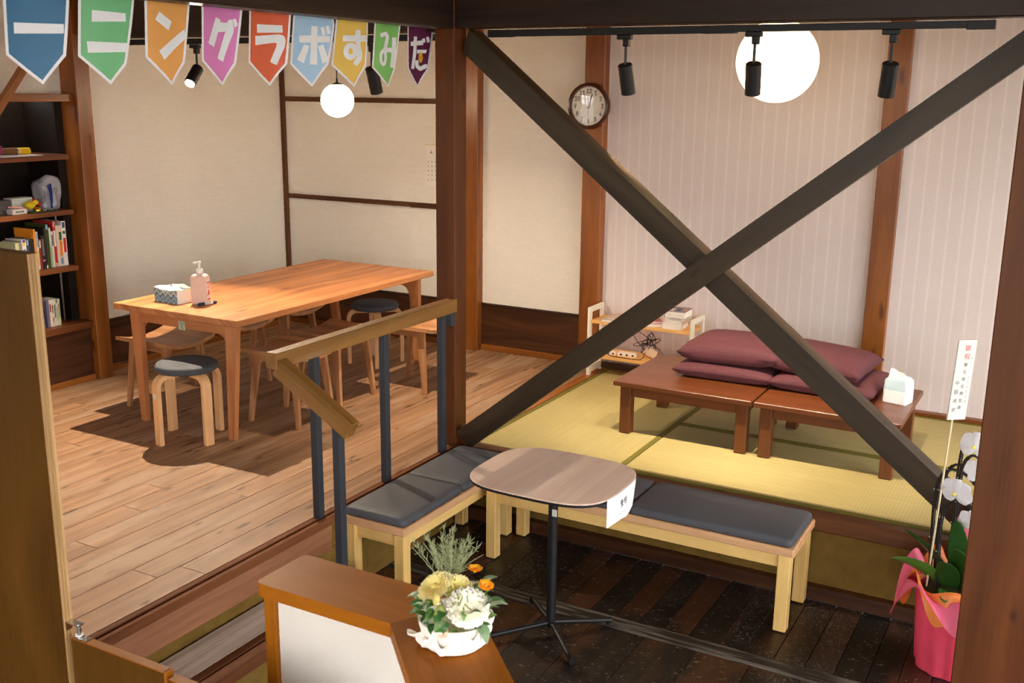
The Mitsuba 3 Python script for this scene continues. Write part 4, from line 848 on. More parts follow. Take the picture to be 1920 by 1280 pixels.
# ------------------------------------------------------------------ pennants
PC = [(58, 116, 156), (118, 196, 136), (240, 172, 92), (228, 134, 200), (226, 100, 62), (176, 212, 242), (240, 202, 96), (136, 206, 112), (98, 36, 74)]
PN = ['blue', 'green', 'orange', 'pink', 'vermilion', 'pale blue', 'yellow', 'light green', 'dark purple']
SG = ['one white bar', 'two white bars', 'a white slanted syllable sign', 'a white syllable sign', 'a white syllable sign', 'a white cross-like syllable sign', 'a white looped syllable sign', 'a white looped syllable sign', 'a white sign and small orange emblem']
XFLAG = -3.16
for i, (y0, z0, out, letters) in enumerate(FLAGS):
    t = thing('pennant', f'{PN[i]} paper pennant with {SG[i]}, under the beam', 'pennant', 'row of nine colourful pennants')
    o = np.array(out, float) / 1000
    def ext(p, q, z): k = (z - q[1]) / (p[1] - q[1]); return q + (p - q) * k
    O = [ext(o[0], o[1], .37), *o[1:-1], ext(o[-1], o[-2], .37)]
    poly = Polygon(O); inner = poly.buffer(-.0105, join_style='mitre')
    inner = inner.intersection(Polygon([(-.5, -.1), (.5, -.1), (.5, .36), (-.5, .36)]))
    ph = 1.3 * i
    def bend(m):
        s, h = m.v[:, 0], m.v[:, 1]
        x = .010 * np.sin(s * 14 + ph) + 2.2 * np.clip(s - .01, 0, 1) ** 2 * np.clip(1.2 - h / .35, 0, 1.2) - .02 * np.clip(-h + .08, 0, 1)
        return M(np.stack([XFLAG + x + m.v[:, 2], y0 + s, z0 + h], 1), m.f, m.uv)
    def fine2(m, e): a = trimesh.remesh.subdivide_to_size(m.v, m.f, e); return M(a[0], a[1])
    part(t, 'white_sheet', bend(fine2(prism(poly, .0012), .03)), 'pennant_white')
    part(t, 'coloured_field', bend(fine2(prism(inner, .0005).mv(0, 0, .0012), .03)), 'satin', False, PC[i])
    L = []
    for g in letters:
        P = Polygon([(a / 1000, b / 1000) for a, b in g[0]], [[(a / 1000, b / 1000) for a, b in h] for h in g[1:]]).buffer(0)
        if P.area > 0: L.append(prism(P, .0006).mv(0, 0, .0017))
    part(t, 'letter', bend(fine2(join(L), .02)), None, False, (248, 250, 252))
    if i == 8:
        e = Polygon([(.012, .150), (.020, .172), (.030, .176), (.040, .165), (.043, .148), (.034, .130), (.022, .130)]).buffer(.004)
        part(t, 'emblem', bend(fine2(prism(e, .0006).mv(0, 0, .0024), .02)), None, False, (238, 178, 48))
        part(t, 'emblem', bend(fine2(prism(Point(.028, .153).buffer(.006), .0004).mv(0, 0, .003), .02)), None, False, (196, 120, 30))
solo('pennant_string', tube([(XFLAG, YF + .02, 2.772), (XFLAG, 1.0, 2.768), (XFLAG, 3.0, 2.768), (XFLAG, 4.74, 2.772)], .0025, 6), None, 'thin cord that holds the row of pennants', 'string', True, (220, 214, 200))

# ------------------------------------------------------------------ counter
t = thing('reception_counter', 'reception counter with orange-brown wooden top and white panels in the foreground', 'counter')
i0, i1 = (-1.521, 2.080), (-.80, 1.359); o0, o1 = (-1.395, 2.300), (-.455, 1.360)
zc, zb = 1.0, .958
def rtop(P, g):
    m = prism(Polygon(P), zc - zb); 
    d = np.array(g); m.uv = np.stack([m.v[:, 0] * d[0] + m.v[:, 1] * d[1], -m.v[:, 0] * d[1] + m.v[:, 1] * d[0]], 1)
    return m.mv(0, 0, zb)
rc = [(-2.000 + .02 * (1 - math.sin(a)), 2.080 + .02 * (1 - math.cos(a))) for a in np.linspace(0, math.pi / 2, 5)]
rc2 = [(-2.000 + .02 * (1 - math.cos(a)), 2.300 - .02 * (1 - math.sin(a))) for a in np.linspace(0, math.pi / 2, 5)]
part(t, 'top_board', rtop([i0] + rc + rc2 + [o0], (1, 0)), 'counter_wood')
s = math.sqrt(.5)
part(t, 'top_board', rtop([(i0[0] + .0006, i0[1]), (o0[0] + .0006, o0[1]), o1, i1], (s, -s)), 'counter_wood')
e = .03
def body(P, z0, z1): return prism(Polygon(P), z1 - z0).mv(0, 0, z0)
ii = (i0[0] + e * .42, i0[1] + e); io = (o0[0] - e * .42, o0[1] - e)
part(t, 'white_panel', body([(-1.945, 2.112), ii, io, (-1.945, 2.270)], .03, zb), 'white_paint')
part(t, 'white_panel', body([(ii[0] + .001, ii[1] - .001), (i1[0] + .02, i1[1] + .02), (o1[0] - .02, o1[1] + .0), (io[0] + .001, io[1] - .001)], .03, zb), 'white_paint')
part(t, 'end_post', bx(-1.990, -1.946, 2.098, 2.285, .0, zb, .004), 'counter_wood')
part(t, 'plinth', bx(-1.945, -1.54, 2.12, 2.26, 0, .03, .002), 'dark_panel')

# ------------------------------------------------------------------ partition board, swing gate, hinge
t = thing('partition_board', 'tall brown wooden partition board at the left edge of the foreground', 'partition')
part(t, 'panel', bx(-2.94, -2.497, 1.800, 1.834, 0.0, 1.956, .0015), 'board_wood')
for k in range(3): part(t, 'edge_strip', bx(-2.4968, -2.4925, 1.8012 + .0106 * k, 1.8112 + .0106 * k, 0.0, 1.955, .0006), 'ply_edge', label='pale laminated edge')
t = thing('swing_gate', 'low brown wooden gate with a metal pivot hinge beside the partition board', 'gate')
part(t, 'panel', bx(-2.470, -2.090, 1.802, 1.828, .10, .822, .002), 'board_wood')
part(t, 'top_edge', bx(-2.470, -2.090, 1.8005, 1.8295, .8222, .8262, .001), 'counter_wood')
part(t, 'end_stile', bx(-2.0895, -2.078, 1.800, 1.830, .10, .826, .003), 'counter_wood')
h = part(t, 'hinge', join(bx(-2.462, -2.405, 1.803, 1.827, .8262, .8285, .0004), lathe([(0, .8285), (.0105, .8285), (.0105, .8325), (0, .8325)], 18).mv(-2.447, 1.815, 0)), 'chrome', label='shiny metal pivot hinge')
put(uniq(h + '__pin'), lathe([(0, .830), (.0062, .830), (.0062, .866), (0, .866)], 16).mv(-2.447, 1.815, 0), 'chrome', 40)
put(uniq(h + '__bracket'), join(bx(-2.4925, -2.436, 1.804, 1.827, .865, .868, .0004), bx(-2.4925, -2.490, 1.804, 1.827, .838, .866, .0004), lathe([(0, .863), (.009, .863), (.009, .870), (0, .870)], 18).mv(-2.447, 1.815, 0)), 'chrome')
put(uniq(h + '__washer'), lathe([(0, .8322), (.0115, .8322), (.0115, .8352), (0, .8352)], 18).mv(-2.447, 1.815, 0), None, False, (236, 236, 236))
for dx in (.02, .032): put(uniq(h + '__screw'), lathe([(0, .8285), (.0035, .8285), (.003, .8298), (0, .83)], 10).mv(-2.447 + dx, 1.815 + (.005 if dx < .03 else -.004), 0), 'steel')
t = thing('fixed_gate_panel', 'low brown fixed panel right of the swing gate at the bottom edge', 'gate panel')
part(t, 'panel', bx(-2.062, -1.62, 1.796, 1.824, .0, .812, .002), 'board_wood')
part(t, 'top_edge', bx(-2.064, -1.62, 1.794, 1.826, .8122, .8162, .001), 'counter_wood')

# ------------------------------------------------------------------ flower arrangement on the counter
def leaf(L, W, curl=.3, fold=.2, n=7, tip=1.3):
    """leaf along +x from the origin, curling down"""
    def f(u, v):
        w = W * np.sin(np.clip(u, 0, 1) ** .8 * math.pi) ** .75 * (1 - .25 * u)
        s = 2 * v - 1
        return np.stack([L * u * np.cos(curl * u), w * s, -L * u * np.sin(curl * u) * u + fold * w * np.abs(s)], -1)
    return grid(n, 5, f)
def place(m, o, yaw, pitch, roll=0):
    return m.rot(roll, (1, 0, 0)).rot(-pitch, (0, 1, 0)).rot(yaw).mv(*o)
fr = np.random.default_rng(5)
FX, FY, FZ = -1.318, 2.085, 1.0005
t = thing('flower_arrangement', 'cream and yellow flower arrangement in a white wrapped bowl on the counter', 'flower arrangement')
part(t, 'bowl', lathe([(0, .004), (.060, .004), (.074, .012), (.086, .036), (.093, .062), (.0955, .078), (.092, .078), (.086, .050), (.060, .02), (0, .018)], 40).mv(FX, FY, FZ), None, 40, (246, 240, 226))
def wrapf(u, v):
    a = u * 2 * math.pi
    cr = np.sin(a * 9 + v * 7) * .5 + np.sin(a * 17 + 3 - v * 9) * .35 + np.sin(a * 5 + 1 + v * 3) * .6
    tail = np.exp(-((a - 3.55) / .16) ** 2)
    r = .074 + .024 * np.sin(v * 2.2) + .0085 * cr * np.sin(np.clip(v * 3, 0, 1.57)) + .030 * tail * v
    z = .002 + (.046 + .034 * np.cos(a - .15) ** 3 + .010 * np.sin(a * 7 + 1) + .007 * np.sin(a * 15)) * v
    return np.stack([FX + r * np.cos(a), FY + r * np.sin(a), FZ + np.maximum(z, .0025)], -1)
part(t, 'wrapping', thick(grid(150, 14, wrapf), .0012), None, True, (250, 244, 238), label='crumpled white paper wrapping')
def rose_petals(R, layers, per, open_, col_in, col_out, nm, c, axis=(0, 0, 1)):
    ax = unit(axis); X = unit(np.cross(ax, [.3, .9, .1])); Y = np.cross(ax, X)
    head = uniq(t + '__' + nm)
    core = blob(R * .32, R * .32, R * .36, 2)
    put(head, core.mv(0, 0, R * .12).frame(c, X, Y, ax), None, True, col_in)
    k = 0
    for l in range(layers):
        q = (l + 1) / layers
        for j in range(per + l):
            a = 360 * (j + .5 * (l % 2)) / (per + l) + fr.uniform(-8, 8)
            PL, PW = R * (.75 + .35 * q), R * (.34 + .20 * q)
            def f(u, v):
                s = 2 * v - 1; w = PW * np.sin((.12 + .88 * u) * math.pi * .62) ** .8
                el = math.radians(82 - open_ * q) * (1 - .28 * u)
                return np.stack([PL * u * np.cos(el) + .06 * R * q, w * s, PL * u * np.sin(el) * .85 + .35 * PW * s ** 2 * (1 - q * .5) + .05 * R * np.sin(s * 8 + j) * u ** 2], -1)
            col = [col_in[z] + (col_out[z] - col_in[z]) * q + fr.uniform(-4, 4) for z in range(3)]
            put(uniq(head + '__petal'), thick(grid(7, 7, f), .0006).rot(a).frame(c, X, Y, ax), None, True, np.clip(col, 0, 255)); k += 1
rose_petals(.043, 6, 7, 60, (240, 222, 130), (250, 244, 196), 'yellow_flower', (FX - .050, FY - .005, FZ + .138), (-.30, -.50, .9))
rose_petals(.036, 5, 7, 54, (236, 220, 124), (248, 240, 188), 'yellow_flower', (FX - .006, FY + .02, FZ + .135), (.45, -.35, .9))
rose_petals(.046, 6, 9, 74, (250, 246, 222), (252, 250, 238), 'white_chrysanthemum', (FX + .052, FY - .020, FZ + .118), (.35, -.5, .75))
rose_petals(.018, 2, 5, 40, (242, 160, 36), (250, 178, 44), 'orange_flower', (FX + .028, FY + .055, FZ + .185), (.1, 0, 1))
rose_petals(.018, 2, 5, 52, (242, 160, 36), (248, 172, 40), 'orange_flower', (FX + .072, FY + .035, FZ + .160), (.3, -.2, 1))
rose_petals(.016, 2, 5, 60, (240, 190, 160), (246, 206, 180), 'peach_flower', (FX + .018, FY - .085, FZ + .078), (0, -1, .2))
b = part(t, 'green_bud', blob(.015, .015, .032, 3).rot(12, (0, 1, 0)).mv(FX + .000, FY - .072, FZ + .108), 'leafy', True, (142, 156, 78))
put(uniq(b + '__tip'), blob(.010, .010, .018, 2).mv(FX - .012, FY - .066, FZ + .145), 'leafy', True, (206, 186, 104))
gcol = [(70, 112, 44), (98, 140, 62), (56, 94, 48), (122, 150, 76), (88, 128, 92)]
for k in range(46):
    a = fr.uniform(0, 360); rr = fr.uniform(.045, .088); z = fr.uniform(.070, .135)
    L = fr.uniform(.028, .050)
    o = (FX + rr * math.cos(math.radians(a)), FY + rr * math.sin(math.radians(a)), FZ + z)
    m = thick(leaf(L, L * .30, .5, .25), .0005)
    part(t, 'leaf', place(m, o, a + fr.uniform(-50, 50), fr.uniform(-15, 60), fr.uniform(-40, 40)), 'leafy', True, gcol[k % 5])
for k, (dx, dy, z, yaw, pt, L) in enumerate([(-.085, -.03, .085, 200, -20, .05), (-.095, -.01, .11, 190, 5, .05), (.085, -.02, .085, -20, -30, .055), (.09, .0, .125, 10, 50, .06), (.085, .03, .11, 30, 30, .05), (.05, .05, .15, 40, 50, .05)]):
    m = thick(leaf(L, L * .34, .4, .25), .0006)
    part(t, 'leaf', place(m, (FX + dx, FY + dy, FZ + z), yaw, pt), 'leafy', True, [(86, 128, 84), (150, 176, 140), (112, 140, 100)][k % 3])
for k in range(22):
    a = fr.uniform(150, 300); L = fr.uniform(.030, .046)
    o = (FX + fr.uniform(.070, .092) * math.cos(math.radians(a)), FY + fr.uniform(.070, .092) * math.sin(math.radians(a)), FZ + fr.uniform(.082, .128))
    m = thick(leaf(L, L * .34, .5, .2), .0005)
    part(t, 'leaf', place(m, o, a + fr.uniform(-60, 60), fr.uniform(-40, 30), fr.uniform(-60, 60)), 'leafy', True, [(70, 116, 54), (128, 160, 104), (54, 96, 50), (150, 174, 128)][k % 4])
# small filler sprigs
mm = []
for k in range(60):
    o = np.array([FX + fr.normal(.018, .022), FY + fr.normal(-.045, .02), FZ + fr.uniform(.10, .150)])
    mm.append(blob(.0035, .0035, .0035, 0).mv(*o))
part(t, 'filler_blossoms', join(mm), None, True, (250, 246, 226)); labels[t + '__filler_blossoms'] = {'kind': 'stuff', 'label': 'tiny white blossoms'}
mm = []
for k in range(26):
    o = np.array([FX + fr.normal(.025, .02), FY + fr.normal(.0, .02), FZ + .09]); d = unit([fr.normal(0, .35), fr.normal(-.2, .3), 1])
    mm.append(tube([o, o + d * .05, o + d * fr.uniform(.06, .085)], [.0012, .0016, .0022], 5))
part(t, 'buds_on_stems', join(mm), None, True, (138, 142, 72)); labels[t + '__buds_on_stems'] = {'kind': 'stuff'}
mm = []
for k in range(22):
    b0 = np.array([FX - .055 + fr.normal(0, .006), FY + .055 + fr.normal(0, .006), FZ + .12])
    d = unit([fr.normal(-.02, .30), fr.normal(.05, .24), 1]); H = fr.uniform(.10, .165)
    P = [b0 + d * H * q + np.array([.03 * q * q * d[0], 0, -.02 * q * q]) for q in np.linspace(0, 1, 7)]
    mm.append(tube(P, [.0010] * 3 + [.0009] * 3 + [.0004], 4))
    for j in range(44):
        q = fr.uniform(.30, 1); p = b0 + d * H * q
        s = unit(d + fr.normal(0, .62, 3)); L = fr.uniform(.008, .024) * (1.35 - q * .6)
        mm.append(tube([p, p + s * L * .6, p + s * L + [0, 0, .002]], [.0006, .0007, .0004], 3))
part(t, 'grass_plume', join(mm), None, False, (150, 156, 116)); labels[t + '__grass_plume'] = {'kind': 'stuff', 'label': 'feathery grey-green grass plume'}

# ------------------------------------------------------------------ orchid gift pot
OX, OY = -.312, 4.485
t = thing('potted_orchid', 'white orchid in a pot wrapped in crimson pink paper on the dark floor', 'potted plant')
part(t, 'pot', lathe([(0, .002), (.115, .002), (.126, .02), (.142, .30), (.134, .30), (.11, .03), (0, .03)], 32).mv(OX, OY, 0), None, 40, (120, 60, 50))
def wr(u, v):
    a = u * 2 * math.pi
    r = .136 + .030 * v + .0045 * np.sin(a * 9) + .005 * np.sin(a * 5 + 2) * v + .006 * np.abs(np.sin(a * 3.5 + .4)) ** 8
    return np.stack([OX + r * np.cos(a), OY + r * np.sin(a), .002 + .375 * v], -1)
part(t, 'wrapping', thick(grid(100, 10, wr), -.0012), 'satin', True, (238, 78, 104), label='crimson pink wrapping paper')
def collar(r0, r1, z0, z1, ph, fl):
    def f(u, v):
        a = u * 2 * math.pi
        r = r0 + (r1 - r0) * v ** 1.3 + fl * v * np.sin(a * 4 + ph) + .5 * fl * v * np.sin(a * 9 + 2 * ph)
        z = z0 + (z1 - z0) * v + .040 * v * np.sin(a * 5 + ph + 1) - .22 * np.clip(v - .55, 0, 1) * (1 + np.sin(a * 4 + ph))
        return np.stack([OX + r * np.cos(a), OY + r * np.sin(a), z], -1)
    return thick(grid(120, 12, f), .0012)
part(t, 'outer_collar', collar(.166, .245, .345, .420, .4, .014), 'satin', True, (242, 104, 138), label='ruffled pink paper collar')
part(t, 'inner_collar', collar(.155, .205, .350, .445, 2.1, .014), 'satin', True, (244, 140, 66), label='ruffled orange paper collar')
part(t, 'back_sheet', thick(grid(10, 8, lambda u, v: np.stack([OX - .05 + .26 * u, OY + .10 + .05 * v, .38 + .30 * v - .06 * np.abs(2 * u - 1)], -1)), .001), 'satin', True, (240, 120, 140))
part(t, 'moss', blob(.135, .135, .05, 3, .2, 4).mv(OX, OY, .34), None, True, (70, 62, 36))
def strap(yaw, base_pitch, L, W, curl, o=(0, 0), col=(44, 84, 30), roll=0):
    def f(u, v):
        s = 2 * v - 1
        w = W * np.sin(np.clip(.10 + .90 * u, 0, 1) * math.pi) ** .55
        th = math.radians(base_pitch) - curl * u
        x = L * u * np.cos(math.radians(base_pitch) - curl * u * .5); z = L * u * np.sin(math.radians(base_pitch) - curl * u * .5)
        return np.stack([x, w * s, z + .25 * w * np.abs(s)], -1)
    part(t, 'leaf', thick(grid(16, 9, f), .0025).rot(base_pitch, (0, 1, 0)).rot(roll, (1, 0, 0)).rot(-base_pitch, (0, 1, 0)).rot(yaw).mv(OX + o[0], OY + o[1], .36), 'leafy', True, col)
strap(190, 44, .30, .040, .75, (-.03, -.03), (72, 118, 44), 55); strap(172, 56, .31, .034, .5, (-.02, .03), (44, 80, 30), 50); strap(215, 80, .36, .042, .2, (.02, -.04), (38, 74, 28), 60)
strap(250, 76, .27, .05, .4, (.03, -.05), (46, 84, 28)); strap(262, 70, .22, .048, .5, (-.03, -.05), (40, 80, 28)); strap(20, 60, .32, .045, .8, (.05, .02), (40, 80, 28)); strap(300, 50, .28, .045, .7, (.04, -.05), (50, 92, 34)); strap(270, 34, .16, .034, .9, (-.03, -.05), (60, 106, 40)); strap(110, 70, .3, .04, .5, (.02, .04), (38, 72, 26))
def arch(x0, y0, top, x1, y1, z1, nm='stem'):
    P = spline([(OX + x0, OY + y0, .36), (OX + x0 - .005, OY + y0, .36 + (top - .36) * .5), (OX + x0, OY + y0, top - .06), (OX + x0 * .55 + x1 * .45, OY + (y0 + y1) / 2, top), (OX + x1, OY + y1, z1)], 40)
    k = part(t, nm, tube(P, .0052, 8), None, True, (44, 38, 34), label='thin dark flower stem tied to a wire')
    put(uniq(k + '__wire'), tube(P + [.009, -.004, .002], .0026, 6), 'black_metal', True)
    for q in (8, 17, 26): put(uniq(k + '__tie'), tube([P[q] + [-.009, 0, 0], P[q] + [.014, 0, .0]], .0035, 6), None, True, (196, 192, 180))
arch(-.120, -.03, .895, .02, -.04, .845); arch(-.105, .04, .895, .03, .03, .80); arch(-.085, -.06, .78, .03, -.08, .74); arch(-.05, .05, 1.03, .05, .05, 1.0); arch(-.04, .02, .95, .06, .02, .9)
def orchid(c, R, yaw, tilt):
    k = uniq(t + '__flower')
    place_ = lambda m: m.rot(tilt, (1, 0, 0)).rot(yaw).mv(*c)
    put(k, place_(blob(.12 * R, .16 * R, .12 * R, 2).mv(0, -.12 * R, 0)), None, True, (240, 226, 120))
    for a, PL, PW, dz in ((90, 1.0, .42, 0), (210, .95, .38, 0), (330, .95, .38, 0), (15, 1.05, .72, -.03), (165, 1.05, .72, -.03)):
        def f(u, v):
            s = 2 * v - 1; w = PW * R * np.sin((.08 + .92 * u) * math.pi * .86) ** .6
            return np.stack([PL * R * u, w * s, -.10 * R * s ** 2 - .12 * R * u ** 2 + dz * R], -1)
        g = thick(grid(9, 9, f), .0012).rot(a)
        g = M(np.stack([g.v[:, 0], -g.v[:, 2] * 1.0, g.v[:, 1]], 1), g.f)
        put(uniq(k + '__petal'), place_(g), None, True, (246, 246, 250))
orchid((OX - .000, OY - .02, 1.00), .062, -20, -8); orchid((OX - .045, OY - .10, .815), .064, -25, 6); orchid((OX + .03, OY - .06, .90), .06, -15, 0); orchid((OX + .03, OY - .10, .70), .055, -15, 10); orchid((OX + .09, OY, .95), .06, 10, 0)

t = thing('gift_sign', 'white wooden congratulation sign with handwriting on a stick in the orchid pot', 'sign')
th_ = math.radians(38)
SX = (math.cos(th_), math.sin(th_), 0); SN = (math.sin(th_), -math.cos(th_), 0)
Xl = unit((math.cos(th_), math.sin(th_), 0)); lean = unit((.035, .0, 1))
o = np.array([-.420, 4.415, 1.112])
def sg(m): return m.frame(o, Xl, lean, SN)
W_, H_ = .078, .335
part(t, 'board', sg(prism([(0, 0), (W_, 0), (W_, H_ - .0), (0, H_ - .0)], .009).mv(0, 0, -.009)), None, False, (246, 242, 230))
part(t, 'stick', bar(o + np.array(Xl) * .03 - np.array(lean) * .76 - np.array(SN) * .014, o + np.array(Xl) * .03 + np.array(lean) * .2 - np.array(SN) * .014, .010, .008, (1, 0, 0)), None, False, (232, 216, 176))
part(t, 'red_writing', sg(text('御祝', .026, 'v', .008).mv(.030, H_ - .012, 0)), None, False, (214, 74, 84), label='two red characters')
part(t, 'writing', sg(text('ラーニングラボすみだ', .011, 'v', .009).mv(.058, H_ - .062, 0)), None, False, (110, 108, 112), label='right column of small handwriting')
part(t, 'writing', sg(text('東京東信用金庫', .018, 'v', .012).mv(.034, H_ - .082, 0)), None, False, (84, 82, 86), label='middle column of handwriting')
part(t, 'writing', sg(text('中田清史', .020, 'v', .018).mv(.009, H_ - .150, 0)), None, False, (84, 82, 86), label='left column of handwriting')

# ------------------------------------------------------------------ things in the bookshelf
def book(label, y, z, w, h, d, spine, xf=-5.905, lean=0, title=None, group='books standing on the third shelf of the recess', board=None):
    b = thing('book', label, 'book', group)
    f = lambda m: m.rot(lean, (1, 0, 0)).mv(xf, y, z)
    part(b, 'cover', f(join(bx(-d, 0, 0, .0015, 0, h, .0004), bx(-d, 0, w - .0015, w, 0, h, .0004), bx(-.0018, 0, .0005, w - .0005, 0, h, .0004))), 'satin', False, spine)
    part(b, 'pages', f(bx(-d + .004, -.002, .0014, w - .0014, .003, h - .003, .0004)), None, False, (214, 204, 186))
    if title:
        for (a, e, c) in title: part(b, 'spine_print', f(bx(-.0003, .0006, w * .18, w * .82, h * a, h * e, .0001)), None, False, c)
    return b
K1, Wt, Dk = (40, 40, 46), (236, 232, 224), (24, 22, 24)
zs = 1.2375
y = 4.570
def run(items, z, group, y, xf):
    for lab, w, h, d, col, ttl in items:
        y -= w + .0012
        book(lab, y, z, w, h, d, col, xf, 0, ttl, group)
    return y
G3 = 'books standing on the third shelf of the recess'
run([
 ('tall white book with red title, rightmost on the third shelf', .030, .292, .20, Wt, [(.30, .62, (196, 50, 44)), (.72, .78, (60, 80, 50)), (.85, .98, (70, 84, 120))]),
 ('white and orange book with green patch, second from the right on the third shelf', .028, .268, .20, (226, 208, 180), [(.26, .62, (238, 128, 24)), (.64, .84, (54, 92, 60)), (.05, .2, (120, 150, 190))]),
 ('white picture book with a large dark round spot on its cover, third shelf', .016, .270, .22, (222, 214, 190), None),
 ('red-spined book with white title on the third shelf', .020, .298, .19, (186, 44, 40), [(.45, .80, Wt), (.0, .09, (206, 200, 196)), (.88, .99, (206, 160, 160))]),
 ('cream thin book left of the red book on the third shelf', .016, .235, .18, (228, 220, 204), [(.6, .9, (90, 86, 84))]),
 ('pale green thin book with white top on the third shelf', .014, .262, .19, (156, 190, 146), [(.55, .98, (226, 228, 220))]),
 ('dark olive green tall book on the third shelf', .022, .285, .20, (58, 66, 20), [(.88, .99, (130, 176, 190))]),
 ('thin black book with white edge on the third shelf', .012, .262, .2, (30, 32, 32), [(.0, .08, Wt)]),
 ('black book with pink dot on its spine on the third shelf', .024, .215, .17, Dk, [(.4, .9, (110, 104, 110)), (.22, .28, (206, 96, 150))]),
 ('dark red book with white top on the third shelf', .018, .196, .16, (126, 34, 38), [(.7, .95, (220, 206, 190))]),
 ('white and pale blue thin book on the third shelf', .016, .245, .18, (206, 204, 190), [(.6, .95, (120, 166, 184)), (.1, .5, (206, 170, 80))]),
 ('orange thin book on the third shelf', .014, .262, .19, (232, 142, 40), None),
 ('black thick book left of the orange one on the third shelf', .036, .20, .17, Dk, None),
 ('dark blue book on the third shelf', .018, .208, .16, (40, 72, 100), [(.8, .95, (170, 186, 196))]),
 ('white book with yellow and purple top on the third shelf', .030, .205, .16, (226, 220, 214), [(.8, .9, (216, 206, 60)), (.91, .99, (86, 52, 120)), (.1, .7, (110, 108, 120))]),
 ('grey book on the third shelf', .020, .195, .16, (130, 126, 120), None),
 ('multicoloured book at the left edge of the photo on the third shelf', .026, .19, .16, (196, 196, 150), [(.3, .6, (210, 180, 50)), (.1, .28, (110, 170, 190))]),
], zs, G3, 4.566, -5.905)
bk = 'book_002'
G4 = 'comic books on the bottom shelf of the recess'
y4 = run([
 ('pale yellow-green comic book, rightmost on the bottom shelf', .016, .176, .125, (206, 206, 150), [(.3, .8, (150, 150, 110))]),
 ('blue-topped comic book, second from the right on the bottom shelf', .014, .178, .125, (206, 214, 206), [(.85, .99, (50, 96, 150)), (.2, .7, (160, 168, 160))]),
 ('white comic book with dark title on the bottom shelf', .015, .178, .125, (214, 212, 196), [(.3, .8, (110, 104, 100))]),
 ('cream comic book with orange spot on the bottom shelf', .016, .178, .125, (222, 212, 190), [(.15, .35, (186, 120, 40)), (.5, .8, (130, 110, 100))]),
 ('white comic book with brown title on the bottom shelf', .016, .178, .125, (226, 216, 200), [(.55, .85, (150, 70, 60))]),
 ('violet-grey thick comic book on the bottom shelf', .018, .180, .16, (110, 100, 124), None),
], .8495, G4, 4.470, -5.905)
yy = y4 - .012
for lab, w, h, col, ttl, ln_ in [('thin blue comic book leaning on the bottom shelf', .012, .150, (70, 104, 140), [(.3, .8, (200, 206, 200))], 9), ('thin yellow and blue comic book leaning on the bottom shelf', .012, .148, (200, 190, 120), [(.3, .6, (70, 110, 150))], 10),
   ('green-topped comic book leaning on the bottom shelf', .013, .160, (196, 206, 190), [(.8, .98, (150, 190, 90))], 11), ('pink comic book leaning on the bottom shelf', .016, .182, (206, 130, 150), [(.85, .98, (220, 190, 196))], 12), ('white and red comic book leaning on the bottom shelf', .018, .170, (222, 214, 206), [(.1, .3, (170, 50, 50)), (.4, .8, (140, 130, 126))], 12)]:
    yy -= w + .005
    book(lab, yy, .8500, w, h, .12, col, -5.905, ln_, ttl, G4)
# round dark spot on the picture book
P = prism(Point(0, 0).buffer(.055), .0006)
part([k for k, v in labels.items() if 'round spot' in v.get('label', '')][0], 'cover_spot', P.frame((-5.975, 4.566 - .030 - .028 - .016 - .0040, 1.2375 + .145), (1, 0, 0), (0, 0, 1), (0, -1, 0)), None, False, (28, 44, 36))

t = thing('plastic_bag', 'grey translucent plastic bag with blue strap on the second shelf of the recess', 'bag')
r7 = np.random.default_rng(3)
bp = blob(1, 1, 1, 2).v; bp = np.sign(bp) * np.abs(bp) ** .6
bp = bp * [.070, .078, .112] * (1 + .60 * (meshkit.noise(bp * 1.9 + 3, 2) - .5)[:, None])
bp[:, 2] += .10 * (1 + .12 * np.sin(bp[:, 1] * 30)); bp[:, 2] = np.maximum(bp[:, 2], .001)
part(t, 'sack', M(bp + [-5.985, 4.515, 1.607], blob(1, 1, 1, 2).f), 'film', False)
part(t, 'fold', thick(grid(8, 6, lambda u, v: np.stack([-5.96 + .0 * u, 4.455 + .06 * u, 1.75 + .075 * v * np.sin(u * 2.6 + .4)], -1)), .001), 'film', True)
part(t, 'strap', tube([(-5.918, 4.472, 1.77), (-5.903, 4.474, 1.72), (-5.904, 4.478, 1.65), (-5.914, 4.484, 1.615)], .0055, 8), None, True, (34, 48, 130), label='blue strap')
part(t, 'strap', tube([(-5.918, 4.49, 1.775), (-5.903, 4.484, 1.72), (-5.904, 4.482, 1.66)], .005, 8), None, True, (30, 42, 120))
t = thing('toy_chicken', 'small yellow toy chicken with red comb and golden bell on the second shelf', 'toy')
part(t, 'body', blob(.030, .036, .026, 3).mv(-5.93, 4.335, 1.652), None, True, (226, 196, 40))
part(t, 'head', blob(.019, .022, .017, 3).mv(-5.915, 4.365, 1.668), None, True, (232, 204, 50))
part(t, 'comb', join(*[blob(.005, .007, .008, 2).mv(-5.915, 4.352 + .009 * k, 1.684 - .002 * k) for k in range(3)]), None, True, (186, 40, 30))
part(t, 'wattle', blob(.008, .011, .012, 2).mv(-5.905, 4.388, 1.652), None, True, (176, 36, 28))
part(t, 'bell', lathe([(0, 0), (.021, .002), (.024, .012), (.019, .026), (.008, .032), (0, .033)], 20).mv(-5.895, 4.362, 1.607), 'gold', 40)
t = thing('card_box', 'white cardboard box behind the toy chicken on the second shelf', 'box')
part(t, 'body', bx(-6.05, -5.97, 4.24, 4.385, 1.607, 1.692, .002), None, False, (214, 216, 206))
part(t, 'lid', bx(-6.052, -5.968, 4.238, 4.387, 1.680, 1.697, .002), None, False, (206, 208, 200))
solo('dark_box', bx(-6.02, -5.93, 4.02, 4.20, 1.607, 1.695, .004), None, 'dark grey box at the left edge of the photo on the second shelf', 'box', col=(70, 68, 68))
t = thing('pencil_pouch', 'clear pouch with pink rim and printed card left of the toy chicken', 'pouch')
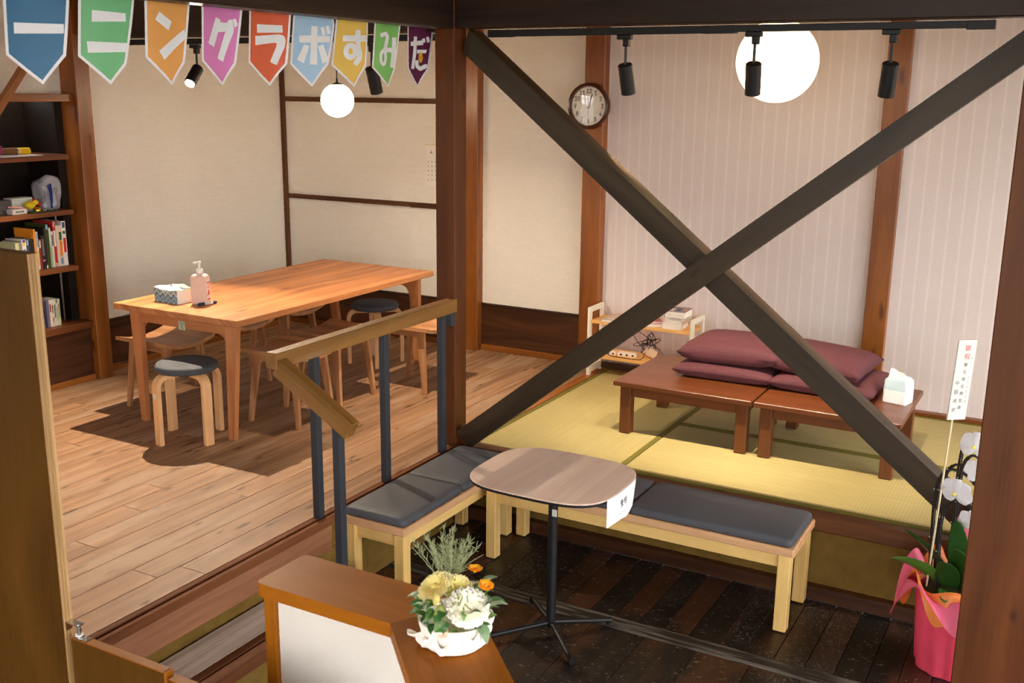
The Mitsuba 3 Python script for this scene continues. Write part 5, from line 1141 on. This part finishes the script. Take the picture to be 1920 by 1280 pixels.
part(t, 'card', bx(-5.93, -5.868, 4.165, 4.27, 1.607, 1.640, .004), None, False, (196, 190, 184))
part(t, 'rim', tube(spline([(-5.90, 4.16, 1.655), (-5.885, 4.20, 1.652), (-5.88, 4.24, 1.645), (-5.885, 4.275, 1.630), (-5.895, 4.275, 1.615)], 24), .005, 8), None, True, (214, 150, 152))
part(t, 'print', bx(-5.8682, -5.8676, 4.185, 4.245, 1.618, 1.63, .0001), None, False, (120, 112, 112))
solo('tissue_paper', thick(grid(14, 8, lambda u, v: np.stack([-5.915 + .06 * v, 4.40 - .10 + .19 * u, 1.6085 + .010 * np.abs(np.sin(u * 7 + v * 5)) * (1 - v)], -1)), .001), None, 'crumpled teal wrapping paper at the front of the second shelf', 'paper', True, (66, 104, 92))
solo('ribbon', thick(grid(10, 5, lambda u, v: np.stack([-5.90 + .03 * v, 4.40 + .09 * u, 1.611 + .012 * np.abs(np.sin(u * 6))], -1)), .001), None, 'pale crumpled paper scrap in front of the plastic bag', 'paper', True, (186, 184, 180))
solo('paper_sheet', bx(-6.10, -5.862, 3.95, 4.42, 1.9625, 1.9665, .001), None, 'white sheets of paper lying at the front of the top shelf', 'paper', col=(206, 204, 204))
t = thing('rolled_poster', 'brown cardboard tube with yellow end on the top shelf of the recess', 'tube')
part(t, 'tube', tube([(-5.95, 4.18, 1.9925), (-5.95, 4.29, 1.991)], .023, 20), None, 40, (112, 76, 44))
part(t, 'pattern_band', tube([(-5.95, 4.290, 1.990), (-5.95, 4.312, 1.990)], .0225, 20), None, 40, (206, 180, 120))
part(t, 'yellow_end', tube([(-5.95, 4.312, 1.990), (-5.95, 4.380, 1.990)], .022, 20), None, 40, (222, 178, 22))
t = thing('cloth_bundle', 'small bundle of pink and white cloth at the left end of the top shelf', 'cloth')
part(t, 'pink_fold', blob(.05, .055, .035, 3, .35, 5).mv(-5.95, 4.14, 2.002), None, True, (150, 66, 92))
part(t, 'white_fold', blob(.05, .06, .036, 3, .35, 8).mv(-5.93, 4.075, 2.005), None, True, (196, 190, 178))
